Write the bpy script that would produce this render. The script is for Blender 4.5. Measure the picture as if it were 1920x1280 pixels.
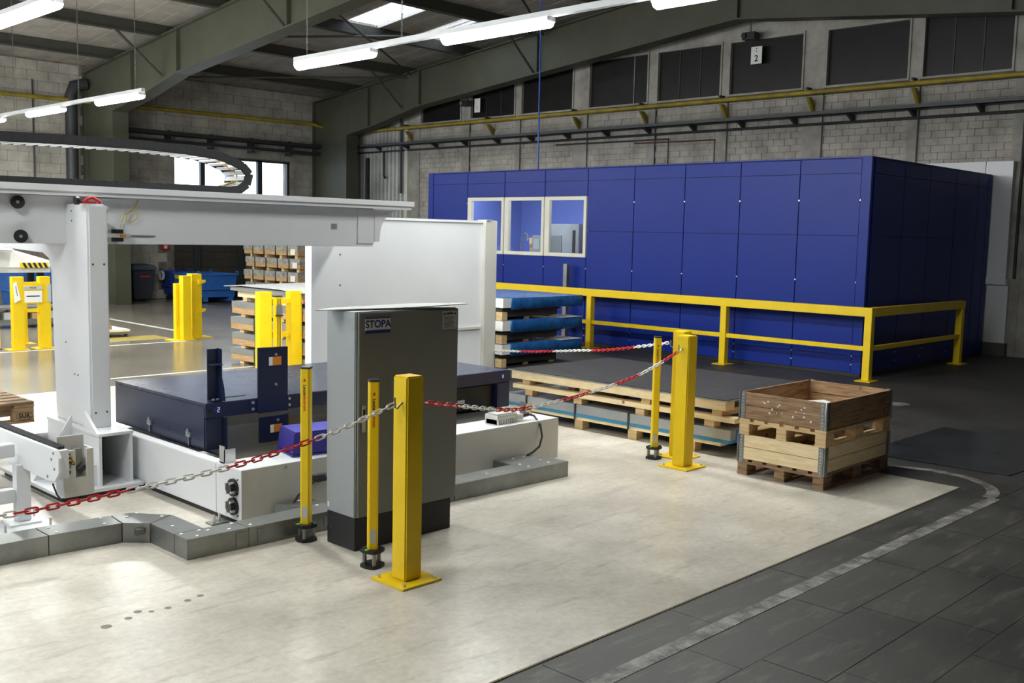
import bpy, bmesh, math, random
from mathutils import Vector, Matrix
random.seed(7)
S = bpy.context.scene
C = S.collection
for o in list(bpy.data.objects): bpy.data.objects.remove(o)

# ------------------------------------------------------------------ camera
CAM_H = 1.85
cd = bpy.data.cameras.new('camera'); cam = bpy.data.objects.new('camera', cd); C.objects.link(cam)
cd.sensor_width = 36.0; cd.lens = 36.0*1914.1/1920.0; cd.clip_end = 200
_f = Vector((0.71215833, 0.69426544, -0.10404812)); _r = Vector((0.69951217, -0.7142919, 0.02167504)); _u = Vector((0.0592725, 0.08821899, 0.99433605))
m = Matrix((( _r.x, _u.x, -_f.x, 0), (_r.y, _u.y, -_f.y, 0), (_r.z, _u.z, -_f.z, CAM_H), (0, 0, 0, 1)))
cam.matrix_world = m
S.camera = cam
# ------------------------------------------------------------------ world, exposure
w = bpy.data.worlds.new('sky'); S.world = w; w.use_nodes = True
w.node_tree.nodes['Background'].inputs[0].default_value = (0.86, 0.93, 1.0, 1)
w.node_tree.nodes['Background'].inputs[1].default_value = 2.4
S.view_settings.view_transform = 'Standard'; S.view_settings.look = 'None'
S.view_settings.gamma = 1.0; S.view_settings.use_curve_mapping = False
S.view_settings.exposure = 0.72
LAMP = 102.0          # fluorescent tube strength

# ------------------------------------------------------------------ materials
def lin(c):
    return tuple(((v/255.0)/12.92 if v/255.0 <= .04045 else ((v/255.0+.055)/1.055)**2.4) for v in c)
def mat(name, rgb, rough=.5, metal=0.0, var=.12, scale=6.0, bump=0.0, bscale=40.0, stretch=(1,1,1), rvar=0.0, dark=None, spec=.5):
    """principled surface: base colour wandering to a darker tone by two noise octaves"""
    M = bpy.data.materials.new(name); M.use_nodes = True
    nt = M.node_tree; N = nt.nodes; L = nt.links
    b = N['Principled BSDF']; b.inputs['Roughness'].default_value = rough; b.inputs['Metallic'].default_value = metal
    b.inputs['Specular IOR Level'].default_value = spec
    c = lin(rgb); d = lin(dark) if dark else tuple(v*(1-var) for v in c)
    if dark is None: c = tuple(min(1, v*(1+var*.5)) for v in c)
    if var > 0 or dark:
        tc = N.new('ShaderNodeNewGeometry'); mp = N.new('ShaderNodeMapping'); mp.inputs['Scale'].default_value = stretch
        L.new(tc.outputs['Position'], mp.inputs[0])
        n1 = N.new('ShaderNodeTexNoise'); n1.inputs['Scale'].default_value = scale; n1.inputs['Detail'].default_value = 6; n1.inputs['Roughness'].default_value = .65
        L.new(mp.outputs[0], n1.inputs['Vector'])
        rp = N.new('ShaderNodeValToRGB'); rp.color_ramp.elements[0].position = .32; rp.color_ramp.elements[1].position = .66
        rp.color_ramp.elements[0].color = (*d, 1); rp.color_ramp.elements[1].color = (*c, 1)
        L.new(n1.outputs['Fac'], rp.inputs[0]); L.new(rp.outputs[0], b.inputs['Base Color'])
        if rvar:
            mr = N.new('ShaderNodeMapRange'); mr.inputs['To Min'].default_value = rough-rvar; mr.inputs['To Max'].default_value = rough+rvar
            L.new(n1.outputs['Fac'], mr.inputs[0]); L.new(mr.outputs[0], b.inputs['Roughness'])
        if bump:
            n2 = N.new('ShaderNodeTexNoise'); n2.inputs['Scale'].default_value = bscale; n2.inputs['Detail'].default_value = 4
            L.new(mp.outputs[0], n2.inputs['Vector'])
            bp = N.new('ShaderNodeBump'); bp.inputs['Strength'].default_value = bump; bp.inputs['Distance'].default_value = .01
            L.new(n2.outputs['Fac'], bp.inputs['Height']); L.new(bp.outputs[0], b.inputs['Normal'])
    else: b.inputs['Base Color'].default_value = (*c, 1)
    return M
def emis(name, rgb, s):
    M = bpy.data.materials.new(name); M.use_nodes = True; b = M.node_tree.nodes['Principled BSDF']
    b.inputs['Base Color'].default_value = (.9,.9,.9,1); b.inputs['Emission Color'].default_value = (*rgb, 1); b.inputs['Emission Strength'].default_value = s
    return M
def glass(name, rgb=(1,1,1), rough=.0, alpha=.12):
    M = bpy.data.materials.new(name); M.use_nodes = True; nt = M.node_tree; N = nt.nodes; L = nt.links
    N.remove(N['Principled BSDF']); out = N['Material Output']
    t = N.new('ShaderNodeBsdfTransparent'); t.inputs[0].default_value = (*rgb, 1)
    g = N.new('ShaderNodeBsdfGlossy'); g.inputs['Roughness'].default_value = rough
    lw = N.new('ShaderNodeLayerWeight'); lw.inputs[0].default_value = .5
    pw = N.new('ShaderNodeMath'); pw.operation = 'POWER'; L.new(lw.outputs['Facing'], pw.inputs[0]); pw.inputs[1].default_value = 4.0
    fr = N.new('ShaderNodeMath'); fr.operation = 'MULTIPLY_ADD'; L.new(pw.outputs[0], fr.inputs[0]); fr.inputs[1].default_value = .5; fr.inputs[2].default_value = .03
    mx = N.new('ShaderNodeMixShader'); L.new(fr.outputs[0], mx.inputs[0]); L.new(t.outputs[0], mx.inputs[1]); L.new(g.outputs[0], mx.inputs[2]); L.new(mx.outputs[0], out.inputs[0])
    return M
def worn(name, paint, under, rough, thr=.5, scale=9.0):
    """paint worn off in patches so the floor below shows through"""
    M = bpy.data.materials.new(name); M.use_nodes = True; nt = M.node_tree; N = nt.nodes; L = nt.links; b = N['Principled BSDF']
    b.inputs['Roughness'].default_value = rough
    tc = N.new('ShaderNodeNewGeometry'); n = N.new('ShaderNodeTexNoise'); n.inputs['Scale'].default_value = scale; n.inputs['Detail'].default_value = 8; n.inputs['Roughness'].default_value = .75
    L.new(tc.outputs['Position'], n.inputs['Vector'])
    r = N.new('ShaderNodeValToRGB'); r.color_ramp.elements[0].position = thr-.12; r.color_ramp.elements[1].position = thr+.12
    r.color_ramp.elements[0].color = (*lin(under), 1); r.color_ramp.elements[1].color = (*lin(paint), 1)
    L.new(n.outputs['Fac'], r.inputs[0]); L.new(r.outputs[0], b.inputs['Base Color'])
    return M
def floor_mat(name, a, b_, c_, rough, rvar, s1, s2, bump, t3=.60, a3=.55):
    """cast floor: large cloudy stains, fine speckle, long scuffs"""
    M = bpy.data.materials.new(name); M.use_nodes = True; nt = M.node_tree; N = nt.nodes; L = nt.links; b = N['Principled BSDF']
    tc = N.new('ShaderNodeNewGeometry')
    def noise(sc, det, st=(1,1,1), rot=0):
        mp = N.new('ShaderNodeMapping'); mp.inputs['Scale'].default_value = st; mp.inputs['Rotation'].default_value = (0,0,rot)
        L.new(tc.outputs['Position'], mp.inputs[0]); n = N.new('ShaderNodeTexNoise'); n.inputs['Scale'].default_value = sc; n.inputs['Detail'].default_value = det; n.inputs['Roughness'].default_value = .68
        L.new(mp.outputs[0], n.inputs['Vector']); return n
    n1 = noise(s1, 8); n2 = noise(s2, 6); n3 = noise(2.2, 7, (1, 5, 1), .785)
    r1 = N.new('ShaderNodeValToRGB'); r1.color_ramp.elements[0].position = .3; r1.color_ramp.elements[1].position = .68
    r1.color_ramp.elements[0].color = (*lin(b_), 1); r1.color_ramp.elements[1].color = (*lin(a), 1); L.new(n1.outputs['Fac'], r1.inputs[0])
    r3 = N.new('ShaderNodeValToRGB'); r3.color_ramp.elements[0].position = t3; r3.color_ramp.elements[1].position = t3+.14; r3.color_ramp.elements[0].color = (0,0,0,1); r3.color_ramp.elements[1].color = (a3,a3,a3,1)
    L.new(n3.outputs['Fac'], r3.inputs[0])
    mx = N.new('ShaderNodeMix'); mx.data_type = 'RGBA'; L.new(r3.outputs[0], mx.inputs[0]); L.new(r1.outputs[0], mx.inputs[6]); mx.inputs[7].default_value = (*lin(c_), 1)
    n4 = noise(3.5, 9, (1, 11, 1), -.75); r4 = N.new('ShaderNodeValToRGB'); r4.color_ramp.elements[0].position = .64; r4.color_ramp.elements[1].position = .70; r4.color_ramp.elements[0].color = (0,0,0,1); r4.color_ramp.elements[1].color = (.5,.5,.5,1)
    L.new(n4.outputs['Fac'], r4.inputs[0]); mx4 = N.new('ShaderNodeMix'); mx4.data_type = 'RGBA'; L.new(r4.outputs[0], mx4.inputs[0]); L.new(mx.outputs[2], mx4.inputs[6]); mx4.inputs[7].default_value = (*lin(c_), 1); mx = mx4
    m2 = N.new('ShaderNodeMix'); m2.data_type = 'RGBA'; m2.blend_type = 'OVERLAY'; m2.inputs[0].default_value = .35; L.new(mx.outputs[2], m2.inputs[6]); L.new(n2.outputs['Fac'], m2.inputs[7])
    L.new(m2.outputs[2], b.inputs['Base Color'])
    mr = N.new('ShaderNodeMapRange'); mr.inputs['To Min'].default_value = rough-rvar; mr.inputs['To Max'].default_value = rough+rvar; L.new(n1.outputs['Fac'], mr.inputs[0]); L.new(mr.outputs[0], b.inputs['Roughness'])
    bp = N.new('ShaderNodeBump'); bp.inputs['Strength'].default_value = bump; bp.inputs['Distance'].default_value = .004; L.new(n2.outputs['Fac'], bp.inputs['Height']); L.new(bp.outputs[0], b.inputs['Normal'])
    return M
def wood(name, rgb, dark, rough=.7, grain=14):
    M = bpy.data.materials.new(name); M.use_nodes = True; nt = M.node_tree; N = nt.nodes; L = nt.links; b = N['Principled BSDF']; b.inputs['Roughness'].default_value = rough
    tc = N.new('ShaderNodeNewGeometry'); mp = N.new('ShaderNodeMapping'); mp.inputs['Scale'].default_value = (1.2, 1.2, grain); L.new(tc.outputs['Position'], mp.inputs[0])
    n = N.new('ShaderNodeTexNoise'); n.inputs['Scale'].default_value = 5; n.inputs['Detail'].default_value = 7; n.inputs['Distortion'].default_value = .6; L.new(mp.outputs[0], n.inputs['Vector'])
    r = N.new('ShaderNodeValToRGB'); r.color_ramp.elements[0].position = .3; r.color_ramp.elements[1].position = .62
    r.color_ramp.elements[0].color = (*lin(dark), 1); r.color_ramp.elements[1].color = (*lin(rgb), 1); L.new(n.outputs['Fac'], r.inputs[0])
    v = N.new('ShaderNodeTexVoronoi'); v.inputs['Scale'].default_value = 5; L.new(tc.outputs['Position'], v.inputs['Vector'])
    rk = N.new('ShaderNodeValToRGB'); rk.color_ramp.elements[0].position = .05; rk.color_ramp.elements[1].position = .11; rk.color_ramp.elements[0].color = (.25,.16,.1,1); rk.color_ramp.elements[1].color = (1,1,1,1)
    L.new(v.outputs['Distance'], rk.inputs[0])
    mx = N.new('ShaderNodeMix'); mx.data_type = 'RGBA'; mx.blend_type = 'MULTIPLY'; mx.inputs[0].default_value = 1; L.new(r.outputs[0], mx.inputs[6]); L.new(rk.outputs[0], mx.inputs[7]); L.new(mx.outputs[2], b.inputs['Base Color'])
    return M
K = dict(
 concrete=floor_mat('light_concrete', (208,202,191), (162,156,146), (112,106,98), .32, .09, 1.3, 24, .05, .54, .38),
 asphalt=floor_mat('dark_asphalt', (64,62,60), (38,37,36), (92,89,85), .58, .10, .9, 30, .25, .54, .34),
 slab=floor_mat('asphalt_slab', (63,61,59), (35,34,33), (116,112,107), .56, .12, 1.6, 34, .25, .53, .36),
 rearfloor=floor_mat('polished_grey_floor', (124,118,107), (100,95,87), (84,80,74), .22, .07, .8, 18, .03),
 line=worn('worn_white_line', (150,147,142), (66,64,62), .6, .53, 7.0),
 line2=worn('white_floor_line', (205,203,198), (140,138,132), .4, .40),
 yline=worn('yellow_floor_mark', (170,150,60), (120,115,100), .4, .45),
 brick=mat('painted_brick', (182,176,167), .85, scale=2.0, bump=.25, bscale=30, dark=(140,134,126)),
 block=mat('painted_block', (176,171,162), .85, scale=1.4, bump=.3, bscale=20, dark=(132,126,118)),
 mortar=mat('dirty_mortar', (128,122,114), .9, scale=5, dark=(84,78,72)),
 render=mat('pale_render', (168,164,157), .85, scale=2.0, dark=(128,123,116)),
 plaster=mat('grey_plaster', (84,82,79), .9, var=.2, scale=1.0),
 roof=mat('grey_roof_panel', (168,161,152), .8, scale=1.5, dark=(134,128,121)),
 seam=mat('pale_roof_seam', (206,202,196), .8, var=.1),
 steel=mat('olive_painted_steel', (72,73,60), .55, var=.18, scale=1.5),
 purlin=mat('dark_purlin_steel', (62,61,55), .7, var=.2),
 dark=mat('dark_grey_metal', (48,49,52), .55, var=.2),
 black=mat('black_plastic', (20,20,22), .5, var=.2),
 rubber=mat('black_rubber', (26,27,29), .7, var=.2),
 yellow=mat('yellow_paint', (228,194,16), .40, var=.06, scale=4, spec=.4),
 yellow2=mat('yellow_pipe_paint', (158,138,36), .5, scale=3, dark=(112,96,34)),
 white=mat('white_powder_coat', (214,216,220), .38, var=.03, scale=2),
 greywhite=mat('light_grey_coat', (196,194,188), .42, var=.05, scale=2),
 cab=mat('cabinet_grey', (146,150,153), .42, var=.03, scale=3),
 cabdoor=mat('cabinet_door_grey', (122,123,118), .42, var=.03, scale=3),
 plinth=mat('cabinet_plinth_black', (30,30,32), .55, var=.15),
 navy=mat('navy_enamel', (27,36,64), .34, var=.08, scale=3),
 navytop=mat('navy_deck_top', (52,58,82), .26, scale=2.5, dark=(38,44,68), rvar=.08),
 blue=mat('booth_blue', (13,39,126), .42, var=.05, scale=2, spec=.22),
 bluein=mat('booth_inside_blue', (112,134,205), .5, var=.05),
 frame=mat('window_frame_beige', (206,203,190), .5, var=.05),
 galv=mat('galvanised_steel', (150,152,150), .38, metal=.75, scale=5, dark=(120,122,122)),
 duct=mat('duct_sheet_steel', (150,152,150), .38, metal=.85, scale=2.5, dark=(116,118,118)),
 zinc=mat('zinc_bolt', (205,205,205), .3, metal=.8, var=.05),
 alu=mat('aluminium_sheet', (178,182,186), .32, metal=.6, scale=2, dark=(160,164,168)),
 blacksheet_and_shade=mat('black_oiled_sheet_and_shade', (70,68,65), .42, scale=3, dark=(52,50,48), stretch=(1,6,1), spec=.3),  # also stands in for shadow on the film pack pallets
 bluefilm=mat('blue_plastic_film', (52,128,206), .24, scale=7, dark=(32,98,176), bump=.9, bscale=14),
 bluefilm2=mat('teal_film_edge', (50,130,170), .35, var=.1),
 newwood=wood('new_pine', (236,216,176), (222,196,150), grain=7),
 newwood2=wood('pallet_pine', (216,188,142), (188,156,110), grain=9),
 oldwood=wood('old_wood', (160,128,96), (102,76,54)),
 palwood=wood('weathered_pallet', (170,138,102), (120,92,64)),
 cardwood=wood('tan_pack_base', (190,154,108), (158,122,80)),
 cardboard=mat('brown_paper', (178,146,104), .8, var=.15),
 wrap=mat('clear_wrap_silver', (176,174,168), .3, scale=9, dark=(110,106,100), bump=.9, bscale=16),
 purple=mat('violet_plastic_box', (50,44,128), .42, var=.08),
 purpletop=mat('violet_box_lid', (86,82,176), .35, var=.06),
 contblue=mat('container_blue', (40,92,165), .5, var=.2, scale=5),
 contdark=mat('container_dark_blue', (28,48,120), .55, var=.2, scale=5),
 bin=mat('bin_charcoal', (44,48,56), .6, var=.15),
 binlid=mat('bin_lid_grey_blue', (62,78,90), .6, var=.15),
 red=mat('red_plastic', (196,34,40), .4, var=.06),
 redpaint=mat('red_paint', (180,36,36), .5, var=.1),
 chainw=mat('white_plastic_chain', (228,226,220), .4, var=.04),
 orange=mat('orange_sticker', (214,130,34), .6, var=.05),
 paper=mat('white_paper', (226,226,224), .8, var=.03),
 greypaper=mat('grey_label', (176,178,178), .6, var=.04),
 signblue=mat('sign_blue', (24,44,120), .5, var=.03),
 signwhite=mat('sign_white', (212,212,204), .5, var=.03),
 ink=mat('black_ink', (25,25,30), .7, var=0),
 inkred=mat('red_ink', (190,40,20), .6, var=0),
 hazy=mat('hazard_yellow', (220,190,30), .5, var=.05),
 ledgreen=mat('green_reflector', (120,200,80), .3, var=0),
 amber=mat('amber_lens', (235,150,30), .35, var=0),
 pane=mat('dark_blinded_pane', (30,29,28), .35, scale=3, dark=(22,21,21), spec=.3),
 door=mat('dark_roller_door', (66,60,54), .7, scale=1.2, dark=(48,44,40)),
 corr=mat('corrugated_zinc', (196,196,192), .5, metal=.15, scale=.9, dark=(150,150,146)),
 hose=mat('blue_air_hose', (40,78,160), .45, var=.05),
 mat_plate=mat('dark_steel_plate', (46,47,51), .30, scale=2, dark=(34,35,38), rvar=.1),
 tube=emis('fluorescent_diffuser', (.97, 1.0, .955), LAMP),
 boothfill=emis('booth_fill_light', (1.0, .98, .95), 15),
 lampbody=mat('lamp_body_white', (205,207,210), .5, var=.04),
 glass=glass('clear_glass', (.93,.96,1.0)),
 skyglass=glass('skylight_pane', (.95,.97,1.0)),
 cable=mat('cable_black', (28,28,30), .5, var=.1),
 ycable=mat('yellow_cable', (190,170,70), .5, var=.05),
)

# ------------------------------------------------------------------ geometry helpers
OFF = {}
class G:
    def __init__(s): s.v = []; s.f = []
    def add(s, vs, fs):
        n = len(s.v); s.v += [tuple(v) for v in vs]; s.f += [tuple(i+n for i in f) for f in fs]; return s
    def box(s, x0, x1, y0, y1, z0, z1):
        return s.add([(x0,y0,z0),(x1,y0,z0),(x1,y1,z0),(x0,y1,z0),(x0,y0,z1),(x1,y0,z1),(x1,y1,z1),(x0,y1,z1)],
                     [(0,3,2,1),(4,5,6,7),(0,1,5,4),(1,2,6,5),(2,3,7,6),(3,0,4,7)])
    def prism(s, pts, ax, a, b):
        n = len(pts); P = {'x': lambda p, t: (t, p[0], p[1]), 'y': lambda p, t: (p[0], t, p[1]), 'z': lambda p, t: (p[0], p[1], t)}[ax]
        vs = [P(p, a) for p in pts]+[P(p, b) for p in pts]
        return s.add(vs, [tuple(range(n))[::-1], tuple(range(n, 2*n))]+[(i, (i+1) % n, n+(i+1) % n, n+i) for i in range(n)])
    def cyl(s, p, q, r, n=12, r2=None):
        p = Vector(p); q = Vector(q); d = (q-p).normalized(); a = d.orthogonal().normalized(); b = d.cross(a); r2 = r if r2 is None else r2
        vs = [p+(a*math.cos(2*math.pi*i/n)+b*math.sin(2*math.pi*i/n))*r for i in range(n)]+[q+(a*math.cos(2*math.pi*i/n)+b*math.sin(2*math.pi*i/n))*r2 for i in range(n)]
        return s.add(vs, [tuple(range(n))[::-1], tuple(range(n, 2*n))]+[(i, (i+1) % n, n+(i+1) % n, n+i) for i in range(n)])
    def tube(s, pts, r, n=8, closed=False):
        P = [Vector(p) for p in pts]; m_ = len(P); rings = []; prev = None
        for i in range(m_):
            t = (P[(i+1) % m_]-P[i-1]) if closed else (P[min(i+1, m_-1)]-P[max(i-1, 0)])
            t.normalize()
            if prev is None: a = t.orthogonal().normalized()
            else: a = (prev-t*prev.dot(t)).normalized()
            prev = a; b = t.cross(a)
            rings.append([P[i]+(a*math.cos(2*math.pi*k/n)+b*math.sin(2*math.pi*k/n))*r for k in range(n)])
        vs = [v for rg in rings for v in rg]; fs = []
        for i in range(m_ if closed else m_-1):
            j = (i+1) % m_
            fs += [(i*n+k, i*n+(k+1) % n, j*n+(k+1) % n, j*n+k) for k in range(n)]
        if not closed: fs += [tuple(range(n))[::-1], tuple(range((m_-1)*n, m_*n))]
        return s.add(vs, fs)
    def mesh(s, name, mt, off=(0,0,0), bev=0, smooth=False):
        me = bpy.data.meshes.new(name); me.from_pydata([(v[0]-off[0], v[1]-off[1], v[2]-off[2]) for v in s.v], [], s.f)
        bm = bmesh.new(); bm.from_mesh(me); bmesh.ops.recalc_face_normals(bm, faces=bm.faces)
        if bev: bmesh.ops.bevel(bm, geom=[e for e in bm.edges if e.is_manifold and e.calc_face_angle(0) > .6], offset=bev, segments=2, affect='EDGES', clamp_overlap=True)
        bm.to_mesh(me); bm.free()
        if smooth:
            me.shade_smooth()
            me.set_sharp_from_angle(angle=.7)
        me.materials.append(K[mt] if isinstance(mt, str) else mt); return me
    def to(s, name, mt, parent=None, bev=0, smooth=False, label=None):
        off = OFF.get(parent.name, (0,0,0)) if parent else (0,0,0)
        o = bpy.data.objects.new(name, s.mesh(name, mt, off, bev, smooth)); C.objects.link(o)
        if parent: o.parent = parent
        OFF[o.name] = off
        if label: o['label'] = label
        return o
def box(*a): return G().box(*a)
def prism(*a): return G().prism(*a)
def cyl(*a, **k): return G().cyl(*a, **k)
def tube(*a, **k): return G().tube(*a, **k)
def tag(o, label, cat=None, group=None, kind=None):
    o['label'] = label
    if cat: o['category'] = cat
    if group: o['group'] = group
    if kind: o['kind'] = kind
    return o
def thing(name, label, cat, loc=(0,0,0), rz=0, group=None, local=False, kind=None):
    o = bpy.data.objects.new(name, None); C.objects.link(o); o.location = loc; o.rotation_euler = (0,0,rz); o.empty_display_size = .2
    OFF[o.name] = (0,0,0) if local else loc
    return tag(o, label, cat, group, kind)
def struct(o): o['kind'] = 'structure'; return o
def copy_tree(o, loc, rz=0, label=None, group=None):
    def rec(a, par):
        c = a.copy(); C.objects.link(c); OFF[c.name] = OFF.get(a.name, (0,0,0))
        if par: c.parent = par
        for ch in list(a.children): rec(ch, c)
        return c
    r = rec(o, None); r.location = loc; r.rotation_euler = (0,0,rz)
    if label: r['label'] = label
    if group: r['group'] = group
    return r
def piece(name, me, parent, loc, scale=(1,1,1), rot=None):
    o = bpy.data.objects.new(name, me); C.objects.link(o); off = OFF.get(parent.name, (0,0,0)); o.parent = parent
    o.location = (loc[0]-off[0], loc[1]-off[1], loc[2]-off[2]); o.scale = scale
    if rot is not None: o.rotation_mode = 'QUATERNION'; o.rotation_quaternion = rot
    return o
def text(name, body, size, loc, xd, n, mt, parent, ext=.0008, center=True, label=None, bold=.022):
    cu = bpy.data.curves.new('t', 'FONT'); cu.body = body; cu.size = size; cu.extrude = ext; cu.offset = bold*size
    if center: cu.align_x = 'CENTER'; cu.align_y = 'CENTER'
    ob = bpy.data.objects.new('t', cu); C.objects.link(ob); bpy.context.view_layer.update()
    me = bpy.data.meshes.new_from_object(ob.evaluated_get(bpy.context.evaluated_depsgraph_get())); bpy.data.objects.remove(ob)
    xd = Vector(xd).normalized(); n = Vector(n).normalized(); yd = n.cross(xd)
    off = Vector(OFF.get(parent.name, (0,0,0)))
    me.transform(Matrix(((xd.x,yd.x,n.x,loc[0]-off.x),(xd.y,yd.y,n.y,loc[1]-off.y),(xd.z,yd.z,n.z,loc[2]-off.z),(0,0,0,1))))
    me.materials.clear(); me.materials.append(K[mt]); o = bpy.data.objects.new(name, me); C.objects.link(o); o.parent = parent; OFF[o.name] = tuple(off)
    if label: o['label'] = label
    return o
NX = (-1,0,0); NY = (0,-1,0); PX = (1,0,0)

# ================================================================== THE SETTING
XW, YW, XB, YR = 18.0, 25.0, -10.0, -3.0
# ---- floor
fl = struct(box(XB-.3, XW+.4, YR-.3, YW+.4, -.3, -.003).to('floor', 'asphalt'))
tag(fl, 'dark asphalt hall floor with jointed slabs and a pale concrete field')
box(XB, 7.9, 2.885, 11.5, -.1, 0).to('concrete_slab', 'concrete', fl, label='pale worn concrete field under the machine')
box(XB, 12.6, 11.52, YW-.02, -.1, -.001).to('rear_floor_slab', 'rearfloor', fl, label='polished grey floor behind the machine')
# jointed asphalt slabs in the near aisle
row = 0; y = 2.86
SLAB = {}
while y > -1.6:
    x = 2.2-.5*((row*37) % 10)/10
    while x < 12.5:
        L_ = .96
        k = 'slab'
        if k not in SLAB:
            SLAB[k] = box(0, L_-.004, -.315+.0035, 0, -.05, 0).mesh('floor_slab', 'slab', bev=.002)
        piece('floor_slab', SLAB[k], fl, (x, y, -.0005-.0015*random.random()), (1,1,1))
        x += L_
    y -= .315; row += 1
box(XB, 7.9, 2.872, 2.884, -.002, .0006).to('joint_strip', mat('brown_joint', (104,88,66), .8, var=.3), fl)
# painted lines
g = G()
g.box(1.5, 7.75, 2.53, 2.618, -.001, .0012); g.to('aisle_line', 'line', fl, label='scuffed white aisle line beside the pale concrete')
pts = []
for i in range(13):
    a = -math.pi/2+math.pi/2*i/12*1.12; pts.append((7.75+.62*math.cos(a), 3.19+.62*math.sin(a)))
pts2 = [(7.75+.53*math.cos(-math.pi/2+math.pi/2*i/12*1.12), 3.19+.53*math.sin(-math.pi/2+math.pi/2*i/12*1.12)) for i in range(13)]
arc = G()
for i in range(12): arc.prism([pts[i], pts[i+1], pts2[i+1], pts2[i]], 'z', -.001, .0012)
arc.prism([pts[12], (8.12,3.9), (8.05,3.9), pts2[12]], 'z', -.001, .0012)
arc.to('aisle_line', 'line', fl)
G().prism([(8.93,17.05),(9.0,20.2),(8.9,20.2),(8.83,17.05)], 'z', -.002, .0006).to('aisle_line', 'line2', fl)
G().box(4.5, 8.2, 15.42, 15.5, -.002, .0006).to('aisle_line', 'line2', fl)
G().box(5.0, 7.4, 12.05, 12.12, -.002, .0006).to('aisle_line', 'line2', fl)
G().box(6.9, 8.2, 15.95, 16.6, -.002, .0004).to('floor_marking', 'yline', fl)
G().box(4.3, 5.4, 15.8, 16.2, -.002, .0004).to('floor_marking', 'yline', fl)
# scratches and stains that have a shape of their own (old anchor holes)
holes = G()
for (hx, hy, hr) in ((1.98,4.52,.026),(2.10,4.55,.018),(2.17,4.60,.02),(2.30,4.55,.017),(2.42,4.58,.018),(2.50,4.60,.018),(2.22,4.56,.014)):
    holes.cyl((hx,hy,-.01), (hx,hy,.0006), hr, 12)
holes.to('filled_hole', mat('hole_filler', (112,106,97), .6, var=.2), fl)

# ---- gable wall (x = 18) with window band
wg = thing('wall_gable', 'white painted brick gable wall above the blue booth', None, (XW, 11, 0), kind='structure')
WIN = [(6.14,7.685),(7.89,9.5),(9.94,11.6),(11.76,13.38),(13.59,15.27),(15.71,17.39),(17.57,19.17),(19.49,21.09)]
box(XW+.012, XW+.4, YR, YW, 0, 4.70).to('wall_backing', 'mortar', wg)
G().box(XW+.30, XW+.4, YR, YW, 4.70, 5.80).box(XW+.01, XW+.4, YR, YW, 5.80, 7.4).to('upper_wall', 'render', wg)
post = G()
edges = [5.6]+[e for w_ in WIN for e in w_]+[21.7]
for i in range(0, len(edges), 2): post.box(XW-.02, XW+.32, edges[i]-.0, edges[i+1], 4.70, 5.80)
post.box(XW-.02, XW+.32, 21.7, YW, 4.7, 5.8).box(XW-.02, XW+.32, YR, 5.6, 4.7, 5.8)
post.to('window_pier', 'render', wg)
PIL = [(5.82,6.10),(7.70,7.88),(9.52,9.92),(11.60,11.76),(13.39,13.58),(15.29,15.70),(17.40,17.56),(19.18,19.48),(21.12,21.62)]
for (a, b) in PIL: box(XW-.03, XW+.02, a, b, 0, 4.70).to('pilaster', 'render', wg)
box(XW-.02, XW+.02, YR, 5.82, 0, 4.7).to('plastered_bay', 'render', wg)
for (a, b) in PIL[:-1]:
    cyl((XW-.045, a-.02, 2.9), (XW-.045, a-.02, 4.6), .012, 6).to('conduit', 'dark', wg)
# bricks: the bays that show largest are pieces of their own, the others one joined part
BR = box(-.008, .02, 0, .240, 0, .119).mesh('brick', 'brick', bev=.004)
cnt = 0; rest = G()
for bi in range(len(PIL)-1):
    y0 = PIL[bi][1]; y1 = PIL[bi+1][0]; zlo = 2.88 if y1 < 15.6 else 2.0
    nrow = int((4.68-zlo)/.125)
    for r_ in range(nrow):
        z = 4.68-(r_+1)*.125
        y = y0-(.12 if r_ % 2 else 0)
        while y < y1-.03:
            a = max(y, y0); b = min(y+.240, y1)
            if b-a > .04:
                dx = random.uniform(-.004, .004)
                if cnt < 296: piece('brick', BR, wg, (XW+dx, a, z), (1, (b-a)/.240, 1)); cnt += 1
                else: rest.box(XW-.008+dx, XW+.02, a, b, z, z+.119)
            y += .245
o = rest.to('brickwork', 'brick', wg); o['kind'] = 'stuff'
# concrete band ledges and door lintel left of booth
box(XW-.035, XW+.02, 15.7, 21.6, 4.28, 4.36).to('ledge_strip', 'render', wg)
box(XW-.04, XW+.02, 15.4, 17.2, 1.9, 2.62).to('lintel', 'render', wg)
box(XW-.05, XW+.02, 15.8, 16.8, 0, 2.3).to('door_leaf', 'door', wg)
# corrugated cladding in the far bay
cor = G(); n = 15; y0 = 21.62; dy = (24.1-21.62)/n
for i in range(n):
    yy = y0+i*dy
    cor.prism([(XW-.005,yy),(XW-.075,yy+dy*.12),(XW-.075,yy+dy*.55),(XW-.005,yy+dy*.7),(XW-.005,yy+dy),(XW+.01,yy+dy),(XW+.01,yy)], 'z', 0, 5.3)
cor.to('corrugated_cladding', 'corr', wg)
box(XW-.09, XW+.01, 21.55, 21.66, 0, 4.6).to('cladding_post', 'frame', wg)
box(XW-.12, XW+.01, 23.25, 23.35, 0, 3.9).to('cladding_post', 'dark', wg)
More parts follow.
